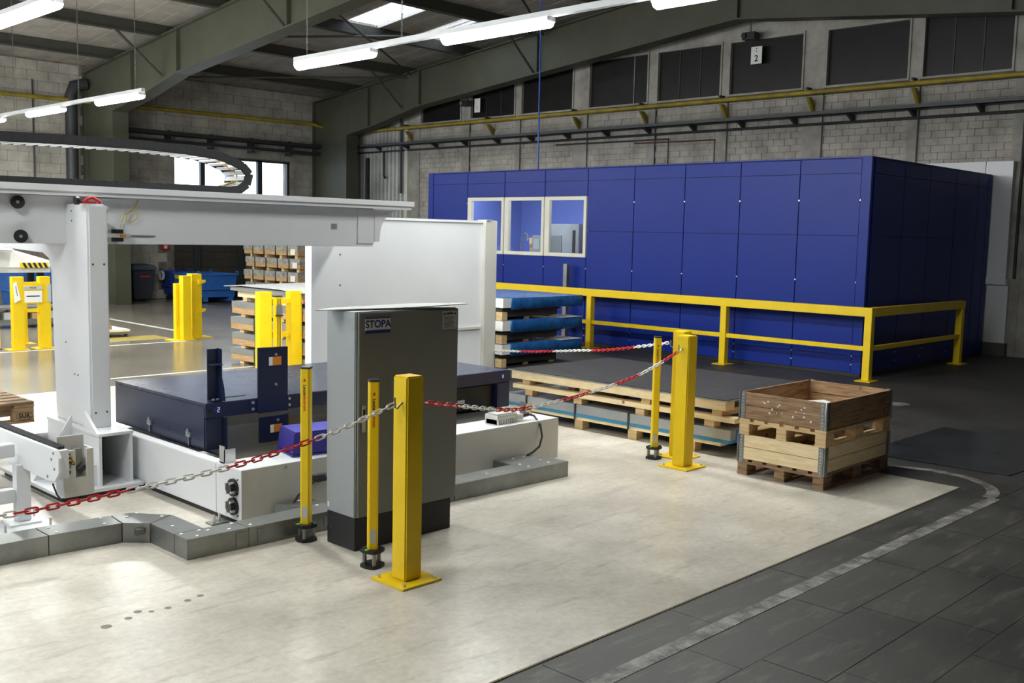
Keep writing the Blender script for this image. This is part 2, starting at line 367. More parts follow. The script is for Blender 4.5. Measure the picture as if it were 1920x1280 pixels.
# white cladding panels right of the booth
tr = struct(thing('trim_1', 'white cladding panels on the gable wall right of the booth', None, (17.9, 7, 0), kind='structure'))
box(17.84, 17.96, 6.44, 9.2, 1.30, 3.23).to('white_panel', 'white', tr)
box(17.84, 17.96, 6.0, 6.43, 1.30, 3.23).to('white_panel', 'white', tr)
box(17.78, 17.96, 5.97, 9.2, 1.20, 1.30).to('panel_ledge', 'white', tr)
box(17.9, 17.96, 5.97, 9.2, .22, 1.20).to('white_panel', 'white', tr)
box(17.86, 17.96, 5.94, 9.2, 0, .22).to('base_strip', 'plaster', tr)
cyl((17.93,5.90,1.3), (17.93,5.90,4.6), .022, 8).to('downpipe', 'dark', wg)
# gable windows
for i, (a, b) in enumerate(WIN):
    wn = struct(thing('window_%d' % (i+1), 'dark blinded gable window in a pale frame, number %d from the right' % (i+1), None, (XW-.02, (a+b)/2, 4.73), kind='structure'))
    fr = G(); t = .035
    fr.box(XW-.05, XW+.03, a, b, 4.70, 4.74).box(XW-.05, XW+.03, a, b, 5.75, 5.80).box(XW-.05, XW+.03, a, a+t, 4.74, 5.75).box(XW-.05, XW+.03, b-t, b, 4.74, 5.75)
    fr.to('window_frame', 'render', wn)
    box(XW+.03, XW+.05, a+t, b-t, 4.74, 5.75).to('pane', 'pane', wn)
    if i in (0, 3, 6):
        for k in (1, 2): box(XW+.015, XW+.032, a+t+k*(b-a-2*t)/3-.01, a+t+k*(b-a-2*t)/3+.01, 4.74, 5.75).to('glazing_bar', 'dark', wn)
    if i == 4: box(XW+.012, XW+.032, a+.42, a+.44, 4.74, 5.75).to('glazing_bar', 'galv', wn)

# ---- left wall (y = 25) with a real window opening
wl = thing('wall_left', 'pale block wall with a bright window behind the gantry', None, (9, YW, 0), kind='structure')
WX0, WX1, WZ0, WZ1 = 12.98, 16.48, 2.55, 3.74
G().box(XB, WX0, YW+.012, YW+.35, 0, 7).box(WX1, XW, YW+.012, YW+.35, 0, 7).box(WX0, WX1, YW+.012, YW+.35, 0, WZ0).box(WX0, WX1, YW+.012, YW+.35, WZ1, 7).to('wall_backing', 'mortar', wl)
BL = box(0, .480, -.008, .02, 0, .229).mesh('wall_block', 'block', bev=.006)
for r_ in range(24):
    z = .01+r_*.235
    x = 7.4+(.24 if r_ % 2 else 0)
    while x < 17.4:
        a, b = x, x+.475
        vis = (z > 1.9) or (11.0 < a < 12.9)
        inwin = (b > WX0 and a < WX1 and z+.2 > WZ0 and z < WZ1) or (b > 12.9 and a < 15.0 and z < 2.0)
        if inwin:
            if a < WX0-.06 and b > WX0 and z > 2: b = WX0; inwin = False
            elif b > WX1+.06 and a < WX1 and z > 2: a = WX1; inwin = False
        if vis and not inwin and not (10.5 < a and b < 11.1):
            piece('wall_block', BL, wl, (a, YW+random.uniform(-.004,.004), z), ((b-a)/.475, 1, 1))
        x += .487
for xx in (9.45,): cyl((xx, YW-.04, 1.9), (xx, YW-.04, 5.2), .018, 6).to('conduit', 'dark', wl)
wn = struct(thing('window_9', 'bright overexposed window behind the looped energy chain', None, (14.7, YW, WZ0), kind='structure'))
fr = G()
for (a, b) in ((13.74,13.86),(15.46,15.60),(16.40,16.48)): fr.box(a, b, YW+.02, YW+.12, WZ0, WZ1)
fr.box(WX0, WX1, YW+.02, YW+.12, WZ1-.05, WZ1).box(WX0, WX1, YW+.02, YW+.12, WZ0, WZ0+.05)
fr.to('window_frame', 'dark', wn)
for (a, b) in ((12.98,13.74),(13.86,15.46),(15.6,16.4)): box(a, b, YW+.06, YW+.07, WZ0, WZ1).to('pane', 'glass', wn)
dr = struct(thing('door_1', 'dark brown roller door behind the blue containers', None, (14, YW, 0), kind='structure'))
for k in range(10): box(12.95, 15.0, YW-.04, YW+.0, .02+k*.2, .212+k*.2).to('door_slat', 'door', dr)
for xx in (13.55, 14.85): box(xx-.09, xx+.09, YW-.10, YW-.03, 0, 2.05).to('door_post', 'dark', dr)
# ---- walls behind the camera
wr = struct(thing('wall_right', 'plain wall on the right hand side of the hall', None, (4, YR, 0), kind='structure'))
box(XB, XW, YR-.3, YR, 0, 7).to('wall_panel', 'plaster', wr)
wb = struct(thing('wall_back', 'hall end wall behind the camera with added daylight windows', None, (XB, 11, 0), kind='structure'))
BW = [(3.0+k*3.6, 5.9+k*3.6) for k in range(6)]  # unseen windows, added to bring daylight onto the faces turned this way
gb = G().box(XB-.3, XB, YR, YW, 0, .9).box(XB-.3, XB, YR, YW, 4.4, 7.4)
ed = [YR]+[e for w_ in BW for e in w_]+[YW]
for i in range(0, len(ed), 2): gb.box(XB-.3, XB, ed[i], ed[i+1], .9, 4.4)
gb.to('wall_panel', 'plaster', wb)
for k, (a, b) in enumerate(BW):
    wn = struct(thing('window_%d' % (10+k), 'added unseen window letting daylight in behind the camera', None, (XB, (a+b)/2, .9), kind='structure'))
    fr = G().box(XB-.15, XB-.08, a, b, 2.62, 2.68)
    for q in (0, 1, 2, 3): fr.box(XB-.15, XB-.08, a+q*(b-a-.06)/3, a+q*(b-a-.06)/3+.06, .9, 4.4)
    fr.to('window_frame', 'dark', wn); box(XB-.12, XB-.11, a, b, .9, 4.4).to('pane', 'glass', wn)

# ---- roof
RZ = lambda y: 5.74+.107*(24.5-(y if y > 11 else 22-y))
ce = struct(thing('ceiling', 'shallow gabled hall roof of grey panels on dark purlins', None, (4, 11, 5.7), kind='structure'))
PY = [25.2, 23.3, 21.0, 18.6, 16.3, 14.0, 11.0]
SKY = ((3, 13.6), (3, 15.6))
seam = G()
def rp(x0, x1, ya, yb, g, lift=0, t=.06):
    za, zb = RZ(ya)+lift, RZ(yb)+lift
    g.add([(x0,ya,za),(x1,ya,za),(x1,yb,zb),(x0,yb,zb),(x0,ya,za+t),(x1,ya,za+t),(x1,yb,zb+t),(x0,yb,zb+t)], [(0,3,2,1),(4,5,6,7),(0,1,5,4),(1,2,6,5),(2,3,7,6),(3,0,4,7)])
for i in range(len(PY)-1):
    ya, yb = PY[i], PY[i+1]
    for k in range(26):
        x0, x1 = 5+.5*k+.012, 5.5+.5*k-.012
        if i == 3 and any(x1 > sx and x0 < sx+1.0 for _, sx in SKY):
            for _, sx in SKY:
                if x0 < sx < x1: x1 = sx
                elif x0 < sx+1.0 < x1: x0 = sx+1.0
                elif x0 >= sx and x1 <= sx+1.0: x0 = x1
            if x1-x0 < .02: continue
        g = G(); rp(x0, x1, ya, yb, g); g.to('roof_panel', 'roof', ce)
    for k in range(27):
        xs = 5+.5*k
        if i == 3 and any(sx-.02 < xs < sx+1.02 for _, sx in SKY): continue
        rp(xs-.02, xs+.02, ya, yb, seam, .012, .03)
seam.to('roof_seam', 'seam', ce)['kind'] = 'stuff'
big = G()
for i in range(len(PY)-1): rp(XB-.3, 5, PY[i], PY[i+1], big)
rp(XB-.3, XW+.4, 11.0, -3.3, big); rp(18.0, 18.4, 25.2, 11, big)
big.to('far_roof', 'roof', ce)
for k, (i, xi) in enumerate(sorted(SKY)):
    wn = struct(thing('window_%d' % (20+k), 'rooflight glowing between the purlins, %s' % ('the longer one' if k == 0 else 'beside the strip lamp'), None, (xi+.5, 17.4, RZ(17.4)), kind='structure'))
    g = G(); rp(xi, xi+1, PY[i], PY[i+1], g, .05, .01); g.to('pane', 'skyglass', wn)
    g = G()
    for (a, b) in ((0,.04),(.96,1.0)): rp(xi+a, xi+b, PY[i], PY[i+1], g, -.005, .12)
    if k: rp(xi+.48, xi+.53, PY[i], PY[i+1], g, .0, .06); rp(xi+.28, xi+.31, PY[i], PY[i+1], g, .0, .06)
    g.to('kerb', 'seam', wn)
for y in PY[:-1]+[11.2]+[22-q for q in PY[1:-1]]:
    z = RZ(y)
    G().box(XB, XW, y-.05, y+.05, z-.22, z-.005).box(XB, XW, y-.09, y+.09, z-.235, z-.215).to('purlin', 'purlin', ce)

# ---- portal frames
TOP = [(24.93,5.46),(11,6.92),(-2.93,5.46)]
def frame(x, label):
    t = thing('portal_frame', label, 'steel frame', (x, 24.2, 0), group='steel portal frames of the hall')
    ci, co = 23.35, 24.92
    box(x-.012, x+.012, ci, co, 0, 5.3).to('column_web', 'steel', t)
    box(x-.10, x+.28, ci-.03, ci, 0, 4.52).to('column_flange', 'steel', t)
    box(x-.10, x+.28, co-.02, co+.03, 0, 5.46).to('column_flange', 'steel', t)
    lower = [(23.35,4.5),(22.0,4.72),(20.3,5.08),(11,6.05),(1.7,5.08),(0,4.72),(-1.35,4.5),(-2.93,4.4)]
    prism([(24.92,4.4)]+TOP+lower[::-1], 'x', x-.01, x+.01).to('rafter_web', 'steel', t)
    g = G()
    for a, b in zip(lower[:-1], lower[1:]):
        if b[0] < -1.3: break
        g.prism([a, b, (b[0], b[1]-.03), (a[0], a[1]-.03)], 'x', x-.11, x+.24)
    g.to('bottom_flange', 'steel', t)
    g = G()
    for a, b in zip(TOP[:-1], TOP[1:]): g.prism([a, b, (b[0], b[1]+.03), (a[0], a[1]+.03)], 'x', x-.11, x+.24)
    g.to('top_flange', 'steel', t)
    for (y, za, zb) in ((22.4,4.64,5.7),(20.3,5.08,5.93),(16.2,5.5,6.35),(11.0,6.05,6.9),(6,5.52,6.38)):
        box(x-.10, x-.008, y-.02, y+.02, za, zb).to('stiffener', 'steel', t)
    for yy in (21.0, 16.3):
        zt = RZ(yy)-.2; zb = 5.05 if yy > 20 else 5.5
        cyl((x-1.1, yy, zt), (x-.05, yy, zb), .03, 6).to('knee_brace', 'purlin', t)
    box(x-.012, x+.012, -2.92, -1.35, 0, 5.3).to('column_web', 'steel', t)
    return t
frame(10.7, 'olive steel portal frame with its column behind the gantry beam')
frame(17.3, 'olive steel portal frame running along the windowed gable wall')
# roof bracing rods between the frames
def rod(name, label, p, q, r=.025):
    return tag(cyl(p, q, r, 6).to(name, 'purlin'), label, 'brace', 'roof wind bracing rods')
rod('wind_brace', 'dark bracing rod crossing the roof below the rooflights, lower one', (10.9,20.6,RZ(20.6)-.3), (17.2,16.2,RZ(16.2)-.3))
rod('wind_brace', 'dark bracing rod crossing the roof below the rooflights, upper one', (10.9,16.2,RZ(16.2)-.3), (17.2,20.6,RZ(20.6)-.3))
rod('wind_brace', 'dark bracing rod in the roof near the left block wall', (10.9,24.8,RZ(24.8)-.3), (17.2,20.8,RZ(20.8)-.33))
rod('wind_brace', 'dark bracing rod high up towards the roof ridge', (10.9,11.8,RZ(11.8)-.3), (17.2,16.0,RZ(16.0)-.33))
# ================================================================== LAMPS
def luminaire(x, y0, L_, label, z=3.8, grp='fluorescent strip lamps'):
    t = thing('strip_lamp', label, 'strip lamp', (x, y0, z), 0, grp, local=True)
    prof = [(-.07,.03),(-.06,.0),(-.035,-.022),(0,-.03),(.035,-.022),(.06,0),(.07,.03)]
    n = len(prof); rings = [(0,.75),(.02,1.0),(L_-.02,1.0),(L_,.75)]
    vs = [(p[0]*s, yy, .03+(p[1]-.03)*s+.03) for (yy, s) in rings for p in prof]
    fs = [(i*n+k, i*n+k+1, (i+1)*n+k+1, (i+1)*n+k) for i in range(3) for k in range(n-1)]+[tuple(range(n)), tuple(range(3*n, 4*n))[::-1]]
    fs += [(i*n, (i+1)*n, (i+1)*n+n-1, i*n+n-1) for i in range(3)]
    G().add(vs, fs).to('diffuser', 'tube', t)
    box(-.055, .055, -.01, L_+.01, .06, .10).to('housing', 'lampbody', t)
    return t
def trunk(x, y0, y1, z, label, chains):
    t = thing('lamp_trunking', label, 'lamp rail', (x, y0, z), group='suspended lamp rails')
    box(x-.03, x+.03, y0, y1, z+.10, z+.16).to('rail', 'lampbody', t)
    for yc in chains:
        h = RZ(yc)-.02-(z+.16); k = int(h/.05)
        g = G()
        for i in range(k):
            zz = z+.16+i*.05
            if i % 2: g.tube([(x-.008,yc,zz),(x-.008,yc,zz+.06),(x+.008,yc,zz+.06),(x+.008,yc,zz)], .0035, 4, True)
            else: g.tube([(x,yc-.008,zz),(x,yc-.008,zz+.06),(x,yc+.008,zz+.06),(x,yc+.008,zz)], .0035, 4, True)
        g.to('hanging_chain', 'galv', t)
trunk(7.3, -2.0, 10.95, 3.8, 'white lamp rail hanging over the pale concrete field', (.8, 3.4, 6.0, 8.9, 10.7))
trunk(7.42, 15.25, 24.2, 3.8, 'white lamp rail far back by the left block wall', (15.5, 17.6, 20.5, 23.4))
trunk(3.9, 3.5, 24.2, 3.8, 'white lamp rail at the upper left edge', (9.3, 12.2, 15.0, 17.8, 20.6))
for y0, lb in ((9.40,'glowing strip lamp at the far end of the rail over the pale concrete'),(6.70,'brightest strip lamp in the middle of the rail over the concrete'),(3.98,'strip lamp cut by the top edge of the picture')):
    luminaire(7.3, y0, 1.5, lb)
for y0, lb in ((15.3,'strip lamp at the near end of the far rail'),(18.25,'second strip lamp along the far rail'),(21.1,'strip lamp on the far rail cut by the left edge')):
    luminaire(7.42, y0, 1.55, lb)
for k in range(-1, 5): luminaire(3.9, 9.68+k*2.85, 1.5, 'large strip lamp in the top left corner' if k == 0 else 'strip lamp of the left rail, %s the top left corner lamp' % {-2:'two before',-1:'one before',1:'one beyond',2:'two beyond',3:'three beyond',4:'four beyond'}[k], grp='strip lamps of the left rail')
for xr in (.5,):
    trunk(xr, 4.0, 24.0, 3.8, 'white lamp rail passing beside the camera', (6, 12, 18, 23))
    for k in range(7): luminaire(xr, 4.3+k*2.85, 1.5, 'strip lamp on the rail beside the camera, %s along it' % ('first','second','third','fourth','fifth','sixth','seventh')[k], grp='strip lamps behind the camera')

# ================================================================== SERVICES ON THE WALLS
t = thing('gas_pipe', 'yellow gas pipe along the gable wall below the windows', 'pipe', (17.75, 14, 4.6))
tube([(17.75,YR+.1,4.60),(17.75,23.4,4.62),(17.75,24.25,4.60),(17.70,24.42,4.55),(17.68,24.46,4.40),(17.66,24.46,3.95),(17.62,24.46,3.84),(17.5,24.46,3.80)], .046, 10).to('pipe_run', 'yellow2', t, smooth=True)
for y in (7.7, 9.7, 11.6, 13.6, 15.5, 18.3, 21.4):
    b = G().prism([(17.70,4.53),(17.82,4.53),(17.98,4.42),(17.98,4.28),(17.93,4.28)], 'y', y-.03, y+.03)
    b.to('bracket', 'yellow2', t); box(17.66, 17.84, y-.02, y+.02, 4.66, 4.70).to('clamp', 'dark', t)
t = thing('gas_pipe', 'yellow gas pipe along the left block wall', 'pipe', (9, 24.7, 4.7))
tube([(2.0,24.7,4.74),(10,24.7,4.78),(17.0,24.7,4.84),(17.6,24.5,4.70),(17.75,23.9,4.63)], .05, 10).to('pipe_run', 'yellow2', t, smooth=True)
# cable tray of the gable wall
t = thing('cable_tray', 'grey cable tray on brackets along the gable wall', 'cable tray', (17.8, 14, 4.2))
g = G().box(17.70, 17.96, YR+.1, 24.2, 4.17, 4.185).box(17.70, 17.706, YR+.1, 24.2, 4.17, 4.25).box(17.954, 17.96, YR+.1, 24.2, 4.17, 4.25)
g.to('tray', mat('tray_grey', (82,84,86), .5, var=.15), t)
for k in range(16):
    y = 6.6+k*1.15
    prism([(17.70,4.17),(17.98,4.17),(17.98,4.06),(17.94,4.06)], 'y', y-.03, y+.03).to('bracket', 'dark', t)
tag(tube([(17.93,YR+.1,4.03),(17.93,21.3,4.05),(17.93,23.9,4.05)], .026, 8).to('service_pipe', 'dark', smooth=True), 'thin dark pipe under the gable cable tray', 'pipe')
tag(tube([(17.94,13.0,3.1),(17.94,13.0,3.93),(17.94,16.2,3.95)], .018, 6).to('service_pipe', 'dark', smooth=True), 'thin dark pipe bending down behind the blue booth', 'pipe')
tag(tube([(17.94,8.35,3.1),(17.94,8.35,3.93)], .001, 6).to('service_conduit', 'dark'), 'short conduit on the gable bricks above the booth', 'conduit') if False else None
tag(tube([(17.94,11.85,3.0),(17.94,11.85,3.86),(17.94,13.9,3.88)], .016, 6).to('service_pipe', mat('rusty_pipe', (92,64,54), .7), smooth=True), 'rusty conduit elbow above the booth roof edge', 'pipe')
tag(tube([(17.86,21.75,5.0),(17.86,21.75,2.9)], .03, 8).to('conduit_riser', 'dark', smooth=True), 'dark conduit riser beside the corrugated cladding', 'conduit')
tag(tube([(17.86,22.5,4.05),(17.86,22.5,3.4),(17.80,22.35,3.32)], .03, 8).to('valve_pipe', 'dark', smooth=True), 'short dark valve pipe on the corrugated cladding', 'pipe')
# cable trays of the left wall
t = thing('cable_tray', 'pair of dark cable rails along the left wall above the window', 'cable tray', (14, 24.75, 4.1))
box(11.15, 17.9, 24.6, 24.9, 4.17, 4.27).to('rail', 'dark', t); box(11.15, 17.9, 24.65, 24.9, 3.97, 4.06).to('rail', 'dark', t)
for k in range(6): box(11.5+k*1.2, 11.55+k*1.2, 24.7, 24.98, 3.9, 4.3).to('bracket', 'dark', t)
tag(tube([(7.0,24.93,3.70),(10.3,24.93,3.76)], .022, 6).to('service_pipe', 'dark'), 'thin dark pipe on the left block wall behind the energy chain', 'pipe')
t = thing('vent_duct', 'dark grey vertical duct beside the column on the left wall', 'duct', (10.3, 24.8, 3))
tube([(10.25,24.75,1.2),(10.25,24.75,4.9),(10.32,24.75,5.12),(10.6,24.75,5.2)], .14, 12).to('duct_pipe', 'dark', t, smooth=True)
# blue air line
t = thing('air_hose', 'blue compressed air line hanging from the roof to the booth', 'air hose', (13.6, 12.7, 3))
tube([(13.6,12.7,3.012),(13.6,12.71,4.4),(13.6,12.72,6.45),(13.6,12.75,6.5)], .016, 6).to('drop_hose', 'hose', t)
tube([(13.6,12.75,6.5),(13.6,14.0,6.45),(12.5,14.15,6.45),(9.0,14.15,6.44)], .018, 6).to('roof_hose', 'hose', t)
cyl((13.6,12.7,6.42), (13.6,12.7,6.56), .06, 8).to('hose_clamp', 'dark', t)
# cameras / lamps with number plates by the windows
for (y, z, sy, lab, two) in ((11.0,5.78,10.92,'black wall device over the number 2 plate',True),(19.05,5.08,19.0,'black wall device beside the small white plate near the corner',False)):
    t = thing('wall_spotlight', lab, 'spotlight', (17.6, y, z))
    box(17.62, 17.82, y-.16, y+.12, z-.07, z+.07).to('housing', 'black', t, bev=.01)
    cyl((17.62,y+.06,z), (17.58,y+.06,z), .05, 12).to('lens', 'galv' if not two else 'black', t)
    cyl((17.75,y,z+.07), (17.75,y,z+.45), .012, 6).to('bracket', 'dark', t)
t = thing('number_plate', 'white plate reading 2 hanging in front of a gable window', 'sign', (17.9, 10.95, 5.36))
box(17.86, 17.875, 10.80, 11.04, 5.27, 5.60).to('plate', 'paper', t)
box(17.875, 17.99, 10.90, 10.94, 5.40, 5.46).to('hanger', 'dark', t)
text('numeral', '2', .17, (17.857,10.92,5.37), (0,-1,0), NX, 'ink', t)
for zz in (5.50, 5.55): box(17.855, 17.86, 10.91, 10.93, zz, zz+.02).to('print_mark', 'ink', t)
t = thing('number_plate', 'small white plate in the gable window nearest the corner', 'sign', (17.9, 18.9, 5.0))
box(17.86, 17.875, 18.70, 18.90, 4.86, 5.20).to('plate', 'paper', t)
box(17.875, 17.99, 18.78, 18.82, 5.0, 5.06).to('hanger', 'dark', t); box(17.855, 17.86, 18.78, 18.82, 4.93, 5.02).to('print_mark', 'greypaper', t)

# ================================================================== BLUE BOOTH
bt = thing('booth', 'blue panelled booth with three beige framed windows', 'booth', (15.5, 10.8, 0))
XF, YF, XE, YE = 13.35, 6.30, 17.76, 15.40
JY = [6.44,7.36,8.33,9.325,10.31,11.30,12.28,13.28,14.27,15.25]
ZT = [.045,1.935,2.785,3.0]
def fpanel(y0, y1, z0, z1, name='wall_panel', p=bt, d=.0): return box(XF+d, XF+.03, y0+.006, y1-.006, z0+.003, z1-.003).to(name, 'blue', p, bev=.003)
for i in range(9):
    a, b = JY[i], JY[i+1]
    win = i in (5, 6, 7)
    fpanel(a, b, 2.785, 3.0)
    if win:
        fpanel(a, b, 2.53, 2.785); fpanel(a, b, .045, 1.485)
        fr = G(); f0, f1, z0, z1 = a+.012, b-.012, 1.49, 2.525
        wf = G(); wd = .062
        wf.box(XF-.012, XF+.05, f0, f1, z0, z0+wd).box(XF-.012, XF+.05, f0, f1, z1-wd, z1).box(XF-.012, XF+.05, f0, f0+wd, z0+wd, z1-wd).box(XF-.012, XF+.05, f1-wd-.05, f1, z0+wd, z1-wd)
        w_ = wf.to('window_frame', 'frame', bt, bev=.004)
        box(XF+.02, XF+.026, f0+wd, f1-wd-.05, z0+wd, z1-wd).to('pane', 'glass', w_)
        box(XF-.018, XF-.008, f0+.02, f0+.035, 1.9, 2.02).to('window_latch', 'zinc', w_)
    else:
        fpanel(a, b, 1.935, 2.785); fpanel(a, b, .045, 1.935)
    for zz in (.16, .28, 1.30, 2.42):
        if not (win and zz > 1.4): cyl((XF-.004,a,zz), (XF+.02,a,zz), .012, 6).to('panel_clip', 'zinc', bt)
for (y0, y1) in ((6.30,6.44),(15.25,15.40)): box(XF-.006, XF+.06, y0, y1, .03, 3.0).to('corner_post', 'blue', bt, bev=.004)
JX = [13.46,14.41,15.30,16.28,17.20]
for i in range(4):
    a, b = JX[i], JX[i+1]
    for z0, z1 in ((.045,1.935),(1.935,2.785),(2.785,3.0)): box(a+.006, b-.006, YF, YF+.03, z0+.003, z1-.003).to('side_panel', 'blue', bt, bev=.003)
    for zz in (.16,.28): cyl((a,YF-.004,zz), (a,YF+.02,zz), .012, 6).to('panel_clip', 'zinc', bt)
for z0, z1 in ((.045,1.935),(1.935,2.785),(2.785,3.0)): box(17.206, 17.62, YF, YF+.03, z0+.003, z1-.003).to('side_panel', 'blue', bt, bev=.003)
box(17.62, 17.76, YF-.006, YF+.05, .03, 3.0).to('corner_post', 'blue', bt)
core = G().box(XF+.03, XF+.06, 6.31, 11.29, .02, 2.98).box(XF+.03, XF+.06, 14.28, 15.38, .02, 2.98).box(XF+.03, XF+.06, 11.29, 14.28, .02, 1.49).box(XF+.03, XF+.06, 11.29, 14.28, 2.52, 2.98)
core.box(XF+.06, XE, YF+.03, YF+.06, .02, 2.98).box(XE-.04, XE, YF+.06, YE, .02, 2.98).box(XF+.06, XE, YE-.04, YE, .02, 2.98)
core.to('wall_core', 'dark', bt)
G().box(XF+.061, XF+.07, 6.4, 11.29, .1, 2.9).box(15.9, 15.92, 6.4, 15.3, .1, 2.95).box(XF+.07, 15.9, 15.30, 15.32, .1, 2.95).to('inner_lining', 'bluein', bt)
G().box(XF, XE, YF, YE, 2.985, 3.01).to('roof_sheet', 'blue', bt)
box(14.0, 14.2, 11.2, 15.1, 2.80, 2.86).to('inner_fill_light', 'boothfill', bt)  # added light strip, no such lamp seen, brightens the booth interior
box(XF+.0, XE, YF+.01, YE, 0, .045).to('base_channel', 'black', bt)
# contents seen through the booth windows
tag(G().box(13.6, 14.6, 11.2, 14.4, 1.40, 1.46).box(13.65, 13.7, 11.3, 11.35, 0, 1.4).box(13.65, 13.7, 14.25, 14.3, 0, 1.4).box(14.5, 14.55, 11.3, 11.35, 0, 1.4).box(14.5, 14.55, 14.25, 14.3, 0, 1.4).to('workbench', 'galv'), 'grey workbench inside the booth under the windows', 'workbench')
t = thing('control_unit', 'grey control housing inside the booth behind the right window', 'control box', (13.95, 12.2, 1.46))
box(13.8, 14.2, 11.86, 12.58, 1.46, 2.06).to('housing', 'alu', t, bev=.01); box(13.79, 13.80, 11.94, 12.0, 1.55, 1.95).to('slot', 'dark', t); box(13.79, 13.80, 12.26, 12.5, 1.5, 1.85).to('front_plate', 'cab', t)
t = thing('instrument_case', 'small pale instrument case beside the grey housing inside the booth', 'case', (13.75, 12.7, 1.46))
box(13.62, 13.78, 12.60, 12.82, 1.46, 1.85).to('case_body', 'cab', t, bev=.008); box(13.615, 13.62, 12.64, 12.78, 1.6, 1.78).to('case_door', 'greypaper', t)
t = thing('gooseneck_lamp', 'slim gooseneck work lamp behind the middle booth window', 'lamp', (13.7, 13.15, 1.46))
tube([(13.7,13.17,1.46),(13.7,13.17,1.7),(13.7,13.14,1.82),(13.7,13.08,1.88),(13.7,13.02,1.86),(13.7,13.0,1.80)], .014, 8).to('neck', 'galv', t, smooth=True)
cyl((13.7,13.0,1.81), (13.7,13.0,1.75), .02, 10, r2=.035).to('lamp_head', 'galv', t); cyl((13.7,13.17,1.46), (13.7,13.17,1.49), .05, 12).to('base', 'galv', t)
t = thing('spray_gun', 'tan handled tool standing behind the middle booth window', 'tool', (13.7, 12.92, 1.46))
cyl((13.7,12.93,1.46), (13.7,12.92,1.68), .03, 8, r2=.022).to('handle', 'cardboard', t); cyl((13.7,12.92,1.68), (13.7,12.92,1.80), .034, 8).to('head', 'newwood', t)
t = thing('bottle', 'small bottle with an orange cap behind the middle booth window', 'bottle', (13.65, 12.84, 1.46))
cyl((13.66,12.86,1.46), (13.66,12.86,1.62), .026, 10).to('bottle_body', 'greypaper', t); cyl((13.66,12.86,1.62), (13.66,12.86,1.69), .028, 10).to('cap', 'orange', t)
t = thing('tray', 'flat orange red tray behind the right booth window', 'tray', (13.65, 11.6, 1.46))
G().box(13.55, 13.8, 11.42, 11.72, 1.50, 1.515).box(13.55, 13.56, 11.42, 11.72, 1.515, 1.55).to('tray_body', mat('orange_red_plastic', (225,80,50), .5), t); box(13.58, 13.78, 11.45, 11.7, 1.46, 1.5).to('tray_foot', 'dark', t)
# posts near the booth front
t = thing('grey_post', 'slim grey metal post standing before the booth windows', 'post', (13.2, 11.6, 0))
box(13.17, 13.24, 11.57, 11.65, 0, 1.37).to('shaft', 'galv', t); box(13.13, 13.28, 11.53, 11.69, 0, .012).to('foot_plate', 'galv', t)

# ---- yellow guard rail round the booth
fn = thing('guard_rail', 'yellow square tube guard rail round the booth corner', 'guard rail', (13.0, 8, 0))
def fpost(x, y):
    p = box(x-.05, x+.05, y-.05, y+.05, .012, .865).to('post', 'yellow', fn, bev=.004)
    box(x-.13, x+.13, y-.11, y+.11, 0, .012).to('base_plate', 'yellow', p)
FX, FY = 12.98, 6.06
for y in (FY+.0, 8.30, 10.90, 13.5): fpost(FX+.05, y)
fpost(16.15, FY)
box(FX, FX+.10, FY-.05, 15.6, .865, .985).to('top_rail', 'yellow', fn, bev=.005)
box(FX+.105, 16.22, FY-.05, FY+.05, .865, .985).to('top_rail', 'yellow', fn, bev=.005)
for a, b in ((FY+.05,8.25),(8.35,10.85),(10.95,13.45),(13.55,15.6)): box(FX+.02, FX+.08, a, b, .405, .465).to('mid_rail', 'yellow', fn, bev=.003)
box(FX+.11, 16.1, FY-.03, FY+.03, .405, .465).to('mid_rail', 'yellow', fn, bev=.003)

# ================================================================== BOLLARDS, LIGHT BARRIERS
def bolts(pts, z, parent, r=.011, h=.014):
    g = G()
    for p in pts: g.cyl((p[0],p[1],z), (p[0],p[1],z+h), r, 6)
    for i, p in enumerate(pts):
        cyl((p[0],p[1],z), (p[0],p[1],z+h), r, 6).to('bolt', 'zinc', parent)
def bollard(x, y, h, w2, label, pw=.135, hook=None):
    t = thing('bollard', label, 'bollard', (x, y, 0), group='yellow square bollards')
    box(x-w2, x+w2, y-w2, y+w2, .012, h).to('post', 'yellow', t, bev=.008)
    pl_ = box(x-pw, x+pw, y-pw, y+pw, 0, .012).to('base_plate', 'yellow', t, bev=.002)
    bolts([(x+a*(pw-.03), y+b*(pw-.03)) for a in (-1,1) for b in (-1,1)], .012, pl_)
    if hook:
        for (hx, hy, hz, dx, dy) in hook:
            tube([(hx,hy,hz+.03),(hx+dx*.035,hy+dy*.035,hz+.0),(hx+dx*.05,hy+dy*.05,hz+.01),(hx+dx*.05,hy+dy*.05,hz+.06)], .005, 6).to('chain_hook', 'galv', t)
    return t
bollard(3.425, 4.09, 1.105, .058, 'yellow bollard in front of the grey cabinet', hook=[(3.367,4.07,.94,-1,0),(3.483,4.09,.94,1,0)])
bollard(6.84, 4.70, 1.076, .062, 'yellow bollard left of the wooden collar crate, front one', pw=.14, hook=[(6.778,4.70,.945,-1,0)])
bollard(7.12, 4.94, 1.076, .058, 'yellow bollard standing behind another before the sheet stack', pw=.135, hook=[(7.11,5.0,.93,0,1)])
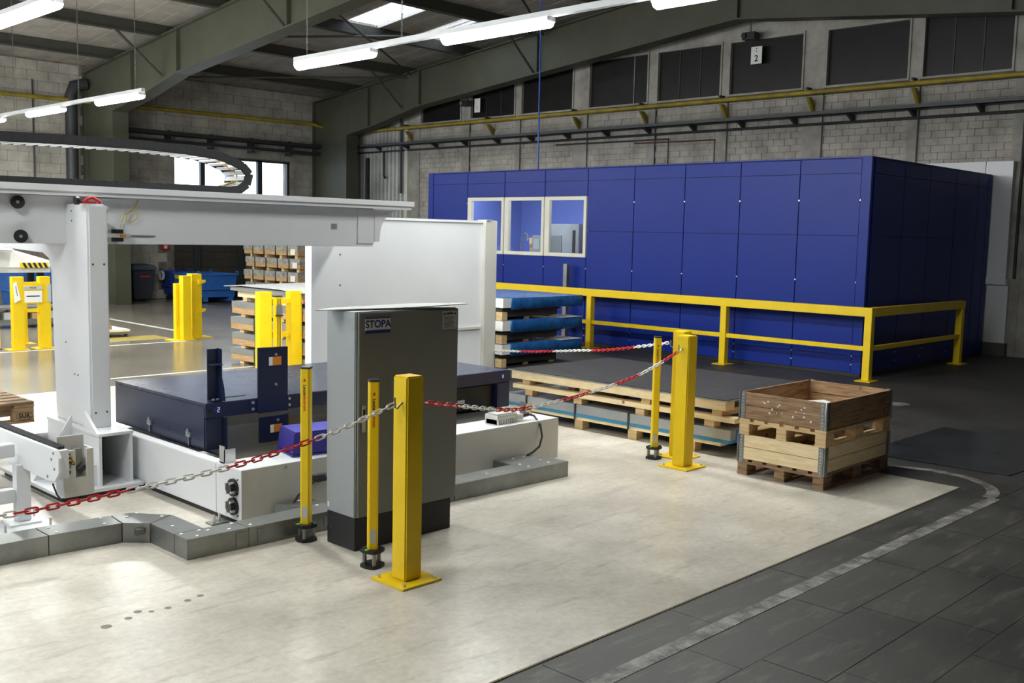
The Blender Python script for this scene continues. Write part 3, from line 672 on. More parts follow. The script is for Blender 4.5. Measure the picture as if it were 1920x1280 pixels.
def sensor(x, y, h, label, ang, txt=True):
    t = thing('light_barrier', label, 'light barrier', (x, y, 0), ang, 'yellow light barrier columns', local=True)
    prof = [(-.028,-.02),(-.02,-.028),(.02,-.028),(.028,-.02),(.028,.03),(-.028,.03)]
    prism(prof, 'z', .10, h-.012).to('column', 'yellow', t)
    prism([(p[0]*1.04,p[1]*1.04) for p in prof], 'z', h-.012, h).to('cap', 'dark', t)
    box(-.012, .012, .030, .032, .3, h-.1).to('lens_strip', 'black', t)
    for i, z0 in enumerate((.0, .085)):
        pts = [(.062*math.cos(a*math.pi/8)*(1.0 if a % 4 else 1.12), .062*math.sin(a*math.pi/8)*(1.0 if a % 4 else 1.12)) for a in range(16)]
        prism(pts, 'z', z0, z0+.02).to('foot_ring', 'black', t, bev=.003)
    for k in range(3):
        a = k*2.1+.6; cyl((.046*math.cos(a),.046*math.sin(a),.018), (.046*math.cos(a),.046*math.sin(a),.09), .012, 8).to('spacer', 'galv', t)
        cyl((.05*math.cos(a+1),.05*math.sin(a+1),.105), (.05*math.cos(a+1),.05*math.sin(a+1),.118), .01, 6).to('adjust_screw', 'black', t)
    cyl((-.035,-.035,.105), (-.035,-.035,.112), .012, 10).to('level_bubble', 'ledgreen', t)
    if txt:
        n = (0,-1,0); d = (0,0,-1)
        prism([(-.010,h-.085),(.010,h-.085),(0,h-.065)], 'y', -.0290, -.0283).to('logo_mark', 'inkred', t)
        text('lettering', 'Leuze', .026, (0,-.0284,h-.135), d, n, 'ink', t, ext=.0004); text('lettering', 'electronic', .024, (0,-.0284,h-.215), d, n, 'inkred', t, ext=.0004)
        box(-.016, .016, -.0292, -.0283, .14, .215).to('type_label', 'greypaper', t)
    return t
sensor(3.425, 4.385, 1.05, 'slim yellow light barrier column beside the cabinet bollard', -.55)
sensor(3.43, 5.035, 1.05, 'slim yellow light barrier column left of the grey cabinet', -.9)
sensor(6.905, 5.035, 1.035, 'slim yellow light barrier column before the sheet stack', -.75)

# ================================================================== CONTROL CABINET
t = thing('control_cabinet', 'grey control cabinet on a black plinth with a blue lettered badge', 'cabinet', (3.9, 4.8, 0))
cx0, cx1, cy0, cy1 = 3.505, 4.285, 4.655, 4.935
box(cx0, cx1, cy0+.004, cy1, .195, 1.395).to('body', 'cab', t, bev=.006)
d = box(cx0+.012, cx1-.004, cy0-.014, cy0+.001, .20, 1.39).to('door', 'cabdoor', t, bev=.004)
pl_ = box(cx0+.004, cx1-.03, cy0+.004, cy1-.004, 0, .195).to('plinth', 'plinth', t, bev=.003)
box(cx0+.002, cx0+.005, cy1-.06, cy1-.03, .09, .11).to('plinth_plug', 'dark', pl_)
bd = box(cx0+.055, cx0+.235, cy0-.019, cy0-.014, 1.285, 1.36).to('badge', 'signwhite', d, label='white badge with blue letters STOPA')
box(cx0+.055, cx0+.235, cy0-.020, cy0-.015, 1.270, 1.289).to('badge_stripe', 'signblue', d); box(cx0+.055, cx0+.235, cy0-.020, cy0-.015, 1.354, 1.360).to('badge_stripe', 'signblue', d)
text('lettering', 'STOPA', .060, (cx0+.145, cy0-.0195, 1.321), PX, NY, 'signblue', d, ext=.001)
box(cx1-.135, cx1-.02, cy0-.0165, cy0-.014, 1.265, 1.378).to('warning_label', 'greypaper', d)
lg = G()
for k in range(8): lg.box(cx1-.127, cx1-.035-.01*(k % 3), cy0-.0172, cy0-.0164, 1.275+k*.009, 1.2775+k*.009)
lg.prism([(cx1-.13,1.353),(cx1-.112,1.353),(cx1-.121,1.37)], 'y', cy0-.0174, cy0-.0164); lg.box(cx1-.105, cx1-.05, cy0-.0172, cy0-.0164, 1.357, 1.366); lg.prism([(cx1-.045,1.353),(cx1-.027,1.353),(cx1-.036,1.37)], 'y', cy0-.0174, cy0-.0164)
lg.to('label_print', 'ink', d)
h_ = box(cx0+.032, cx0+.062, cy0-.020, cy0-.014, .70, .86).to('lock_plate', 'greywhite', d, bev=.003)
box(cx0+.040, cx0+.054, cy0-.024, cy0-.019, .80, .835).to('keyhole', 'black', d)
box(cx0-.002, cx0+.001, cy1-.03, cy1-.015, .22, .25).to('vent_plug', 'paper', t)
cl_ = G().add([(3.33,4.80,1.398),(3.95,4.655,1.404),(4.318,4.598,1.416),(4.33,4.66,1.417),(4.06,4.86,1.408),(3.5,4.90,1.399)], [(0,1,2,3,4,5)])
v = cl_.v; n = len(v); cl_.v = v+[(a,b,c+.005) for a,b,c in v]; cl_.f = [tuple(range(n))[::-1], tuple(range(n,2*n))]+[(i,(i+1)%n,n+(i+1)%n,n+i) for i in range(n)]
tag(cl_.to('cover_sheet', 'greypaper'), 'thin pale sheet lying on top of the grey cabinet', 'sheet')

# ================================================================== FLOOR DUCT
dt = thing('cable_duct', 'galvanised steel cable duct on the floor in front of the machine', 'cable duct', (4, 5.2, 0))
Z1 = .118
def dseg(poly, name='duct_section'): return prism(poly, 'z', 0, Z1).to(name, 'duct', dt, bev=.002)
dseg([(.2,5.74),(2.19,5.73),(2.19,5.93),(.2,5.94)])
dseg([(2.195,5.73),(2.60,5.70),(2.62,5.90),(2.195,5.93)])
dseg([(2.605,5.70),(2.72,5.59),(2.90,5.68),(2.74,5.88),(2.625,5.90)], 'duct_bend')
dseg([(2.722,5.587),(2.722,5.30),(2.905,5.30),(2.905,5.675)])
dseg([(2.722,5.297),(2.722,5.150),(3.10,5.135),(3.10,5.30)], 'duct_bend')
dseg([(3.104,5.135),(3.75,5.118),(3.75,5.32),(3.104,5.30)])
dseg([(3.60,5.32),(3.75,5.32),(3.75,5.49),(3.50,5.49)], 'duct_branch')
dseg([(3.754,5.118),(4.7,5.108),(4.7,5.31),(3.754,5.32)])
dseg([(4.704,5.108),(5.87,5.085),(5.87,5.29),(4.704,5.31)])
dseg([(5.45,5.293),(5.80,5.293),(5.80,5.49),(5.45,5.49)], 'duct_branch')
for (x, y) in ((2.25,5.76),(2.25,5.88),(2.52,5.75),(2.55,5.87),(2.68,5.80),(2.76,5.84),(2.84,5.68),(2.79,5.45),(2.75,5.27),(2.86,5.27),(2.8,5.18),(2.9,5.24),(3.0,5.18),(3.07,5.27),(3.14,5.18),(3.55,5.16),(3.68,5.28),(3.66,5.45),(4.1,5.2),(4.75,5.16),(5.1,5.2),(5.5,5.16),(5.5,5.25),(5.72,5.16),(5.74,5.26),(5.6,5.42),(5.72,5.42)):
    cyl((x,y,Z1), (x,y,Z1+.004), .010, 8).to('rivet', 'paper', dt)
for kb in ((3.02,3.10,5.133,5.138,.02,.10),(3.16,3.20,5.128,5.134,.02,.10),(3.62,3.74,5.116,5.12,.03,.09)): box(*kb).to('knockout_plate', 'galv', dt)
prism([(2.648,.055),(2.69,.055),(2.69,.088),(2.648,.088)], 'y', 5.60, 5.645).to('knockout_plate', 'galv', dt)

# ================================================================== WHITE MACHINE BASE
bs = thing('machine_base', 'white machine base frame with long side beams on the floor', 'machine base', (4.7, 6.5, 0))
box(3.28, 6.22, 5.51, 5.515, .03, .36).to('front_cover', 'greywhite', bs)
G().box(3.281, 6.219, 5.516, 5.82, .032, .36).to('front_beam', 'white', bs, bev=.004)
box(3.281, 3.36, 5.821, 7.62, .032, .36).to('side_beam', 'white', bs, bev=.004)
box(6.14, 6.22, 5.821, 7.62, .032, .36).to('side_beam', 'white', bs, bev=.004)
G().box(3.30, 6.2, 5.53, 5.8, 0, .032).box(3.295, 3.35, 5.8, 7.6, 0, .032).box(6.15, 6.2, 5.8, 7.6, 0, .032).to('levelling_shim', 'black', bs)
box(3.37, 6.13, 7.54, 7.62, .03, .30).to('rear_beam', 'white', bs, bev=.004)
for (y, z) in ((5.60,.24),(5.60,.12)):
    a = cyl((3.28,y,z), (3.262,y,z), .056, 20).to('bearing_flange', 'black', bs)
    cyl((3.262,y,z), (3.238,y,z), .034, 16).to('bearing_hub', 'dark', a)
    for k in range(4):
        q = k*math.pi/2+.6; cyl((3.262,y+.04*math.cos(q),z+.04*math.sin(q)), (3.235,y+.04*math.cos(q),z+.04*math.sin(q)), .009, 6).to('bolt', 'zinc', a)
for (x, z) in ((3.32,.34),(3.6,.34),(3.85,.34),(3.62,.07),(4.9,.34),(6.1,.07)): cyl((x,5.51,z), (x,5.505,z), .008, 8).to('cover_screw', 'zinc', bs)
for (y, z) in ((5.55,.29),(5.55,.20),(5.55,.06)): box(3.277, 3.281, y, y+.012, z, z+.010).to('slot', 'dark', bs)
box(3.16, 3.28, 5.66, 5.74, 0, .012).to('anchor_plate', 'galv', bs)
for (x, y) in ((3.19,5.69),(3.24,5.71)): cyl((x,y,.012), (x,y,.06), .008, 6).to('anchor_bolt', 'zinc', bs)
# stop brackets on the beam corner
for (x, y) in ((3.33,5.78),(6.12,5.80)):
    b = G().box(x-.03, x-.024, y-.03, y+.03, .36, .47).box(x-.03, x+.05, y-.03, y-.024, .36, .45).box(x-.03, x+.06, y-.035, y+.035, .36, .368)
    b.to('stop_bracket', 'zinc', bs)
# sensor connector + cable on the front beam
c_ = G().box(3.80, 3.88, 5.455, 5.51, .215, .245).to('sensor_plug', 'dark', bs); box(3.80, 3.90, 5.47, 5.51, .25, .258).to('sensor_bracket', 'galv', bs)
tube([(3.80,5.47,.23),(3.74,5.46,.19),(3.65,5.44,.16),(3.585,5.42,.10),(3.575,5.42,.04)], .007, 6).to('sensor_cable', 'cable', bs)
# geared motor on the right
mt_ = thing('gear_motor', 'light grey finned motor box with a black cable on the base beam', 'motor', (5.75, 5.66, .36))
g = G().box(5.58, 5.80, 5.58, 5.72, .40, .435)
for k in range(11): g.box(5.585+k*.02, 5.595+k*.02, 5.575, 5.725, .362, .402)
g.box(5.585, 5.795, 5.59, 5.71, .36, .41).to('finned_housing', 'greywhite', mt_)
box(5.59, 5.79, 5.59, 5.71, .435, .445).to('cover', 'greywhite', mt_, bev=.004)
G().box(5.80, 5.88, 5.58, 5.66, .375, .42).to('connector', 'greywhite', mt_, bev=.006); cyl((5.87,5.61,.40), (5.96,5.61,.405), .018, 10).to('plug', 'black', mt_)
tube([(5.96,5.61,.405),(6.0,5.58,.39),(5.99,5.50,.33),(5.97,5.46,.24),(5.92,5.44,.17),(5.83,5.43,.135),(5.76,5.42,.125)], .009, 6).to('cable', 'cable', mt_)

# ================================================================== NAVY SHEET CARRIAGE
nv = thing('sheet_carriage', 'navy blue steel sheet carriage on the white machine base', 'carriage', (4.8, 6.9, .36))
NX0, NX1, NY0, NY1, NZ = 3.40, 6.30, 6.17, 7.52, .68
box(NX0, NX1, NY0, NY1, NZ-.02, NZ).to('deck', 'navytop', nv, bev=.003)
box(NX0, NX0+.06, NY0+.01, NY1, .362, NZ-.021).to('side_panel', 'navy', nv, bev=.003)
box(NX1-.06, NX1, NY0+.01, NY1, .362, NZ-.021).to('side_panel', 'navy', nv, bev=.003)
box(NX0, NX1, NY0-.012, NY0+.008, NZ-.10, NZ-.002).to('front_rail', 'navy', nv, bev=.003)
box(NX0+.06, NX1-.06, NY1-.03, NY1, NZ-.12, NZ-.021).to('rear_rail', 'navy', nv)
G().box(NX0+.005, NX0+.13, NY0-.008, NY0+.03, .362, NZ-.105).box(NX0+.13, NX0+.145, NY0-.04, NY0+.10, .362, NZ-.105).to('corner_column', 'navy', nv, bev=.002)
G().box(NX1-.13, NX1, NY0-.008, NY0+.03, .362, NZ-.105).box(NX1-.16, NX1-.14, NY0-.02, NY0+.1, .362, NZ-.105).to('corner_column', 'navy', nv, bev=.002)
box(5.2, NX1-.16, NY0+.03, NY0+.06, .37, .56).to('drive_panel', 'black', nv)
box(5.72, 5.80, NY0+.024, NY0+.03, .43, .46).to('type_plate', 'greypaper', nv)
box(NX0+.07, NX1-.07, 5.84, 6.95, .325, .34).to('lower_deck', 'blacksheet_and_shade', nv)
# upright stop plates
u1 = G().prism([(3.79,.575),(4.03,.575),(4.03,1.03),(3.79,1.035)], 'y', NY0-.03, NY0-.014).to('stop_plate', 'navy', nv, bev=.002)
for (x, z) in ((3.93,.98),(3.93,.77)): cyl((x,NY0-.03,z), (x,NY0-.038,z), .010, 8).to('bolt', 'zinc', u1)
box(3.875, 3.975, NY0-.0325, NY0-.030, .905, .965).to('hazard_sticker', 'orange', u1, label='orange hazard sticker'); box(3.875, 3.903, NY0-.0335, NY0-.0325, .905, .965).to('pictogram', 'paper', u1)
for (x, z) in ((3.755,.655),(3.755,.61),(4.05,.655),(4.05,.61)): cyl((x,NY0-.012,z), (x,NY0-.022,z), .011, 8).to('bolt', 'zinc', nv)
G().box(3.73, 3.79, NY0-.016, NY0-.012, .585, .67).box(4.03, 4.08, NY0-.016, NY0-.012, .585, .67).to('mounting_lug', 'navy', nv)
u2 = G().prism([(3.80,.365),(4.035,.365),(4.035,.55),(3.99,.545),(3.80,.545)], 'y', NY0-.03, NY0-.014).to('stop_plate', 'navy', nv, bev=.002)
cyl((3.945,NY0-.03,.515), (3.945,NY0-.038,.515), .010, 8).to('bolt', 'zinc', u2); box(3.885, 3.98, NY0-.0325, NY0-.030, .43, .485).to('hazard_sticker', 'orange', u2); box(3.885, 3.912, NY0-.0335, NY0-.0325, .43, .485).to('pictogram', 'paper', u2)
u3 = G().prism([(6.17,.682),(6.267,.682),(6.267,1.04),(6.215,1.035),(6.215,.84),(6.19,.78)], 'x', 3.545, 3.557).to('angle_stop', 'navy', nv, bev=.0015)
G().box(3.47, 3.545, 6.255, 6.267, .682, 1.035).box(3.47, 3.545, 6.2, 6.267, .682, .69).box(3.47, 3.545, 6.18, 6.26, .93, .936).to('angle_web', 'navy', nv, bev=.001)
for x in (3.49, 3.52): cyl((x,6.215,.69), (x,6.215,.70), .010, 8).to('bolt', 'zinc', nv)
box(3.60, 3.80, 6.32, 6.345, NZ-.001, NZ+.002).to('deck_slot', 'black', nv)
sb = cyl((3.49,NY0-.012,.632), (3.49,NY0-.016,.632), .026, 20).to('round_sticker', 'signblue', nv, label='round blue sticker with a white mark'); tube([(3.485,NY0-.018,.646),(3.498,NY0-.018,.648),(3.497,NY0-.018,.635),(3.483,NY0-.018,.63),(3.485,NY0-.018,.618),(3.498,NY0-.018,.618)], .003, 5).to('mark', 'paper', sb)
cyl((3.43,NY0-.012,.630), (3.43,NY0-.014,.630), .016, 14).to('hole', 'black', nv)
sb = cyl((6.21,NY0-.012,.632), (6.21,NY0-.016,.632), .022, 20).to('round_sticker', 'signblue', nv); box(6.203, 6.217, NY0-.018, NY0-.016, .618, .646).to('mark', 'paper', sb)
for (y, z) in ((6.95,.44),(6.38,.44)):
    l_ = G().box(NX0-.012, NX0, y-.02, y+.035, z-.015, z+.02).box(NX0-.018, NX0-.008, y-.004, y+.012, z+.005, z+.04).to('latch', 'zinc', nv); box(NX0-.010, NX0-.002, y-.002, y+.010, .365, z-.015).to('latch_pin', 'galv', l_)
for k in range(5): cyl((NX0,6.66+.016*(k % 3),.43+.013*(k//2)), (NX0-.002,6.66+.016*(k % 3),.43+.013*(k//2)), .004, 6).to('punched_hole', 'black', nv)
cyl((3.46,6.1,.40), (3.47,6.1,.40), .004, 5)
# violet box on the front beam
t = thing('plastic_box', 'violet plastic box standing on the white front beam', 'plastic box', (3.98, 5.68, .36))
rim_ = [(3.72,5.62),(4.26,5.53),(4.32,5.84),(3.79,5.93)]; cxm = sum(p[0] for p in rim_)/4; cym = sum(p[1] for p in rim_)/4
sc = lambda f: [(cxm+(p[0]-cxm)*f, cym+(p[1]-cym)*f) for p in rim_]
prism(rim_, 'z', .362, .372).to('rim', 'purple', t, bev=.002)
lo, hi = sc(.96), sc(.91)
G().add([(*p,.372) for p in lo]+[(*p,.52) for p in hi], [(0,3,2,1),(4,5,6,7),(0,1,5,4),(1,2,6,5),(2,3,7,6),(3,0,4,7)]).to('box_body', 'purple', t, bev=.008); prism(sc(.86), 'z', .519, .523).to('bottom_face', 'purpletop', t)

# ================================================================== WHITE GANTRY
ga = thing('gantry', 'white gantry with a column and a long horizontal beam', 'gantry', (3.1, 7.3, 0))
CX0, CX1 = 3.03, 3.175
prism([(7.10,.421),(7.70,.421),(7.74,1.50),(7.78,1.60),(7.9,1.64),(8.7,1.66),(8.7,2.0),(7.10,2.0)], 'x', CX0, CX1-.02).to('column', 'white', ga, bev=.004)
box(CX1-.02, CX1, 7.10, 7.16, .421, 1.99).to('column_edge', 'white', ga)
g = G().box(CX0+.01, CX1-.01, 7.085, 7.10, .421, 1.985).to('column_cover', 'white', ga, bev=.002)
for (x, z) in ((3.06,1.58),(3.14,1.58),(3.06,.53),(3.14,.53)): cyl((x,7.085,z), (x,7.081,z), .007, 8).to('cover_screw', 'dark', ga)
for (y, z) in ((7.35,1.95),(7.35,1.88),(7.5,1.0),(7.3,.78),(7.36,.78)): cyl((CX0,y,z), (CX0-.003,y,z), .006, 6).to('drill_hole', 'dark', ga)
# foot
box(2.68, 3.27, 6.80, 7.9, .03, .055).to('foot_plate', 'white', ga, bev=.003)
box(2.70, 3.25, 6.82, 7.85, 0, .03).to('foot_shim', 'black', ga)
box(2.98, 3.0, 6.86, 7.75, .055, .40).to('foot_side', 'white', ga); box(3.2, 3.22, 6.86, 7.75, .055, .40).to('foot_side', 'white', ga); box(2.975, 3.225, 6.855, 7.75, .40, .42).to('foot_top', 'white', ga)
prism([(6.90,.42),(7.10,.55),(7.12,.42)], 'x', 2.98, 3.0).to('foot_rib', 'white', ga)
prism([(2.76,6.9),(2.98,6.9),(2.98,6.915),(2.76,6.915)], 'z', .055, .20).to('gusset', 'white', ga)
prism([(2.70,.055),(2.98,.055),(2.98,.50)], 'y', 7.3, 7.315).to('gusset', 'white', ga)
prism([(3.22,.055),(3.27,.055),(3.27,.38),(3.22,.40)], 'y', 7.0, 7.015).to('gusset', 'white', ga)
box(2.99, 3.21, 7.3, 7.31, .06, .40).to('foot_web', 'dark', ga)
# beam
BY0, BY1 = 7.45, 7.85
box(1.6, 5.80, BY0, BY1, 1.715, 2.055).to('beam', 'white', ga, bev=.003)
box(1.6, 6.16, 7.30, 7.38, 2.085, 2.13).to('rail_plate', 'white', ga, bev=.002); box(1.6, 6.16, 7.75, 8.0, 2.085, 2.13).to('rail_plate', 'white', ga, bev=.002); box(1.6, 6.16, 7.38, 7.75, 2.086, 2.098).to('chain_trough', 'white', ga); box(1.6, 6.14, 7.32, 7.98, 2.056, 2.085).to('rail_strip', 'white', ga)
arcp = [(5.80,2.05),(6.08,2.05),(6.0,2.03),(5.93,1.98),(5.88,1.90),(5.86,1.82),(5.86,1.76),(5.80,1.76)]
prism(arcp, 'y', BY0-.02, BY0-.005).to('end_bracket', 'white', ga, bev=.002); prism(arcp, 'y', BY1+.01, BY1+.025).to('end_bracket', 'white', ga, bev=.002)
prism([(5.62,1.74),(5.80,1.74),(5.80,2.05),(5.62,2.05)], 'y', BY0-.012, BY0-.001).to('bracket_plate', 'white', ga, bev=.002)
G().prism([(3.19,2.05),(3.42,2.05),(3.19,1.85)], 'y', BY0-.02, BY0-.008).to('beam_gusset', 'white', ga)
box(5.33, 5.40, BY0-.003, BY0, 1.86, 1.915).to('type_plate', 'greypaper', ga)
for k in range(5): box(5.335, 5.39, BY0-.0045, BY0-.003, 1.868+k*.009, 1.871+k*.009).to('plate_print', 'ink', ga)
for (x, z) in ((2.70,2.0),(2.715,1.765)):
    b_ = cyl((x,BY0,z), (x-.02,BY0-.06,z), .046, 16).to('rubber_buffer', 'black', ga); cyl((x-.02,BY0-.06,z), (x-.022,BY0-.066,z), .012, 8).to('buffer_screw', 'zinc', b_)
cyl((2.96,7.12,2.02), (2.985,7.12,2.02), .03, 14).to('rubber_buffer', 'black', ga)
rl = G().box(3.0, 3.10, 7.10, 7.14, 2.003, 2.016); rl.tube([(3.02,7.12,2.01),(3.05,7.12,2.035),(3.08,7.12,2.045),(3.11,7.12,2.03),(3.14,7.12,2.01)], .012, 6)
rl.to('red_lever', 'redpaint', ga, label='red lever fitting on the column top')
# sensor switch under the beam
sw = box(3.36, 3.43, BY0-.05, BY0, 1.735, 1.825).to('switch_body', 'black', ga); box(3.22, 3.48, BY0-.062, BY0-.05, 1.765, 1.795).to('switch_bracket', 'greywhite', sw); box(3.40, 3.44, BY0-.066, BY0-.062, 1.77, 1.79).to('amber_lens', 'amber', sw)
box(3.48, 3.70, BY0-.012, BY0-.002, 1.774, 1.783).to('trigger_rod', 'galv', ga)
tube([(3.41,BY0-.03,1.825),(3.42,BY0-.03,1.87),(3.45,BY0-.03,1.93),(3.52,BY0-.03,1.97),(3.55,BY0-.03,1.96),(3.55,BY0-.03,1.91),(3.50,BY0-.03,1.875),(3.46,BY0-.03,1.89),(3.47,BY0-.03,1.94),(3.53,BY0-.03,1.99),(3.56,BY0-.03,2.05)], .004, 5).to('yellow_cable', 'ycable', ga)
# energy chain: links are pieces
ec = thing('energy_chain', 'black energy chain looping along the top of the white gantry', 'cable chain', (3.5, 7.5, 2.13))
path = [(1.9,2.49),(2.6,2.475),(3.07,2.490),(3.67,2.475)]
pth = [Vector((x, z)) for x, z in ((1.9,2.425),(2.6,2.440),(3.07,2.452),(3.67,2.458),(4.0,2.445),(4.2,2.425),(4.34,2.395),(4.44,2.35),(4.50,2.29),(4.51,2.225),(4.465,2.175),(4.38,2.145),(4.25,2.137),(1.9,2.137))]
LK = []
step = .085; acc = 0; cur = pth[0]; i = 0; samples = [cur]
while i < len(pth)-1:
    seg = pth[i+1]-cur; 
    if seg.length >= step: cur = cur+seg.normalized()*step; samples.append(cur)
    else: i += 1; 
lkm = box(-.046, .046, -.16, -.145, -.035, .035).mesh('chain_link', 'rubber', bev=.004); far = box(-.046, .046, .145, .16, -.035, .035).mesh('side_plate', 'rubber', bev=.004); bar = box(-.018, .018, -.145, .145, -.036, -.026).mesh('cross_bar', 'lampbody')
bar2 = box(-.018, .018, -.145, .145, .026, .036).mesh('cross_bar', 'rubber')
for a, b in zip(samples[:-1], samples[1:]):
    d = b-a
    if d.length < .03: continue
    q = Vector((1,0,0)).rotation_difference(Vector((d.x,0,d.y)))
    l_ = piece('chain_link', lkm, ec, ((a.x+b.x)/2, 7.56, (a.y+b.y)/2), rot=q)
    OFF[l_.name] = (0,0,0)
    for bm_, nm in ((bar,'cross_bar'), (bar2,'cross_bar'), (far,'side_plate')):
        c_ = bpy.data.objects.new(nm, bm_); C.objects.link(c_); c_.parent = l_
tube([(1.9,7.53,2.41),(3.07,7.53,2.44),(4.0,7.53,2.435),(4.32,7.53,2.38),(4.45,7.53,2.30),(4.46,7.53,2.24),(4.3,7.53,2.18)], .009, 5).to('inner_cable', 'ycable', ec)
tube([(1.9,7.60,2.42),(3.07,7.60,2.45),(4.0,7.60,2.44),(4.34,7.60,2.385),(4.47,7.60,2.30),(4.45,7.60,2.22)], .009, 5).to('inner_cable', mat('orange_cable', (200,90,40), .5), ec)

# ---- white guard panel behind the carriage
gp = thing('safety_screen', 'large white sheet metal guard panel behind the grey cabinet', 'safety screen', (6.9, 8.2, 0))
box(5.66, 7.91, 8.20, 8.22, .10, 1.97).to('sheet', 'white', gp, bev=.003)
box(5.64, 7.93, 8.19, 8.24, 1.97, 1.995).to('top_edge', 'white', gp)
G().box(7.91, 8.10, 8.16, 8.30, 0, 2.0).to('end_post', 'greywhite', gp, bev=.006); box(7.93, 8.0, 8.15, 8.30, 2.0, 2.006).to('post_cap', 'white', gp)
G().box(5.64, 5.70, 8.19, 8.30, 0, 1.97).to('end_post', 'white', gp, bev=.003)
box(7.45, 7.89, 8.175, 8.20, .80, .825).to('ledge', 'greywhite', gp)
for z in (1.62, 1.32, 1.02): cyl((5.98,8.20,z), (5.98,8.196,z), .009, 8).to('screw', 'galv', gp)
box(5.66, 8.1, 8.22, 8.34, 0, .10).to('foot_rail', 'white', gp)

# ================================================================== CONVEYOR ON THE LEFT
cv = thing('chain_conveyor', 'white chain conveyor at the left edge with a warning triangle', 'conveyor', (2.3, 6.4, 0))
prism([(5.86,.385),(5.98,.372),(7.3,.40),(7.3,.565),(5.84,.575),(5.80,.53),(5.80,.44)], 'x', 2.285, 2.305).to('cheek_plate', 'white', cv, bev=.003)
for y, z in ((5.87,.55),(5.90,.51),(5.86,.46),(5.96,.40)): cyl((2.285,y,z), (2.281,y,z), .008, 8).to('screw', 'galv', cv)
box(2.305, 2.36, 5.84, 7.3, .40, .565).to('guide_beam', 'white', cv)
for xx in (2.315, 2.342):
    dc = box(xx-.010, xx+.010, 5.88, 7.28, .566, .578).to('drive_chain', 'black', cv)
    lk = G()
    for k in range(54): lk.cyl((xx-.012, 5.89+k*.026, .578), (xx+.012, 5.89+k*.026, .578), .0085, 6)
    lk.to('chain_rollers', 'dark', dc)['kind'] = 'stuff'
G().prism([(5.855,.28),(5.875,.28),(5.875,.555),(5.855,.555)], 'x', 2.335, 2.405).to('end_cover', 'greywhite', cv, bev=.002)
box(2.405, 2.47, 5.857, 5.875, .28, .39).to('end_cover', 'greywhite', cv); box(2.47, 2.51, 5.857, 5.875, .28, .555).to('end_cover', 'greywhite', cv)
box(2.335, 2.345, 5.875, 5.97, .28, .555).to('cover_side', 'white', cv); box(2.50, 2.51, 5.875, 6.0, .28, .555).to('cover_side', 'white', cv); box(2.345, 2.50, 5.97, 5.98, .30, .62).to('cover_back', 'greywhite', cv)
G().box(2.42, 2.46, 5.90, 5.95, .39, .55).to('tension_block', 'galv', cv); cyl((2.43,5.89,.42), (2.47,5.89,.45), .02, 8).to('sprocket', 'dark', cv)
tri = prism([(2.348,.475),(2.396,.475),(2.372,.515)], 'y', 5.852, 5.855).to('warning_triangle', 'hazy', cv, label='yellow warning triangle'); prism([(2.360,.480),(2.384,.480),(2.384,.488),(2.372,.494),(2.360,.488)], 'y', 5.8505, 5.852).to('pictogram', 'ink', tri)
tri2 = G(); P3 = [(2.345,.473),(2.399,.473),(2.372,.519)]
for a, b in zip(P3, P3[1:]+P3[:1]): tri2.cyl((a[0],5.852,a[1]), (b[0],5.852,b[1]), .0028, 4)
tri2.to('triangle_border', 'ink', tri)
for z in (.535, .455): cyl((2.37,5.855,z), (2.37,5.850,z), .007, 8).to('cover_screw', 'galv', cv)
box(2.367, 2.373, 5.851, 5.855, .42, .44).to('slot', 'dark', cv)
tube([(2.30,5.93,.36),(2.31,5.90,.30),(2.33,5.88,.26),(2.36,5.87,.25),(2.39,5.87,.275)], .005, 6).to('cable', 'cable', cv)
for (x, y) in ((2.29,6.38),):
    l_ = box(x-.04, x+.04, y-.04, y+.04, .05, .40).to('leg', 'white', cv, bev=.006)
    box(x-.20, x+.13, y-.20, y+.12, .02, .038).to('foot_plate', 'white', l_, bev=.002); box(x-.22, x+.14, y-.24, y+.14, 0, .02).to('ground_plate', 'greywhite', l_); box(x-.10, x+.08, y-.09, y+.08, .038, .05).to('weld_plate', 'white', l_)
    for (a, b) in ((-.16,-.17),(.10,-.17),(.10,.09),(-.16,.09)): cyl((x+a,y+b,.038), (x+a,y+b,.085), .008, 6).to('anchor_bolt', 'zinc', l_)
box(1.0, 2.25, 6.36, 6.44, .45, .53).to('cross_tube', 'white', cv, bev=.005); box(1.0, 2.25, 6.36, 6.44, .17, .25).to('cross_tube', 'white', cv, bev=.005)
l_ = box(2.02, 2.10, 6.50, 6.58, .0, .45).to('leg', 'white', cv, bev=.006)
G().box(2.25, 2.33, 7.20, 7.28, 0, .40).to('leg', 'white', cv, bev=.006)
box(1.2, 2.6, 7.42, 8.15, .40, .455).to('pallet_table', 'white', cv); box(1.3, 1.4, 7.5, 7.6, 0, .40).to('leg', 'white', cv); box(2.45, 2.55, 7.9, 8.0, 0, .40).to('leg', 'white', cv); box(1.3, 1.4, 7.9, 8.0, 0, .40).to('leg', 'white', cv)
# side rails seen between pallet and column
t = thing('side_rail', 'low white channel rail behind the gantry column', 'rail', (3.2, 8.6, 0))
box(2.85, 3.42, 7.95, 9.25, .24, .26).to('rail_bed', 'white', t); box(3.42, 3.46, 7.95, 9.25, .0, .33).to('rail_side', 'white', t); box(2.86, 2.9, 7.95, 9.25, 0, .24).to('rail_side', 'white', t)

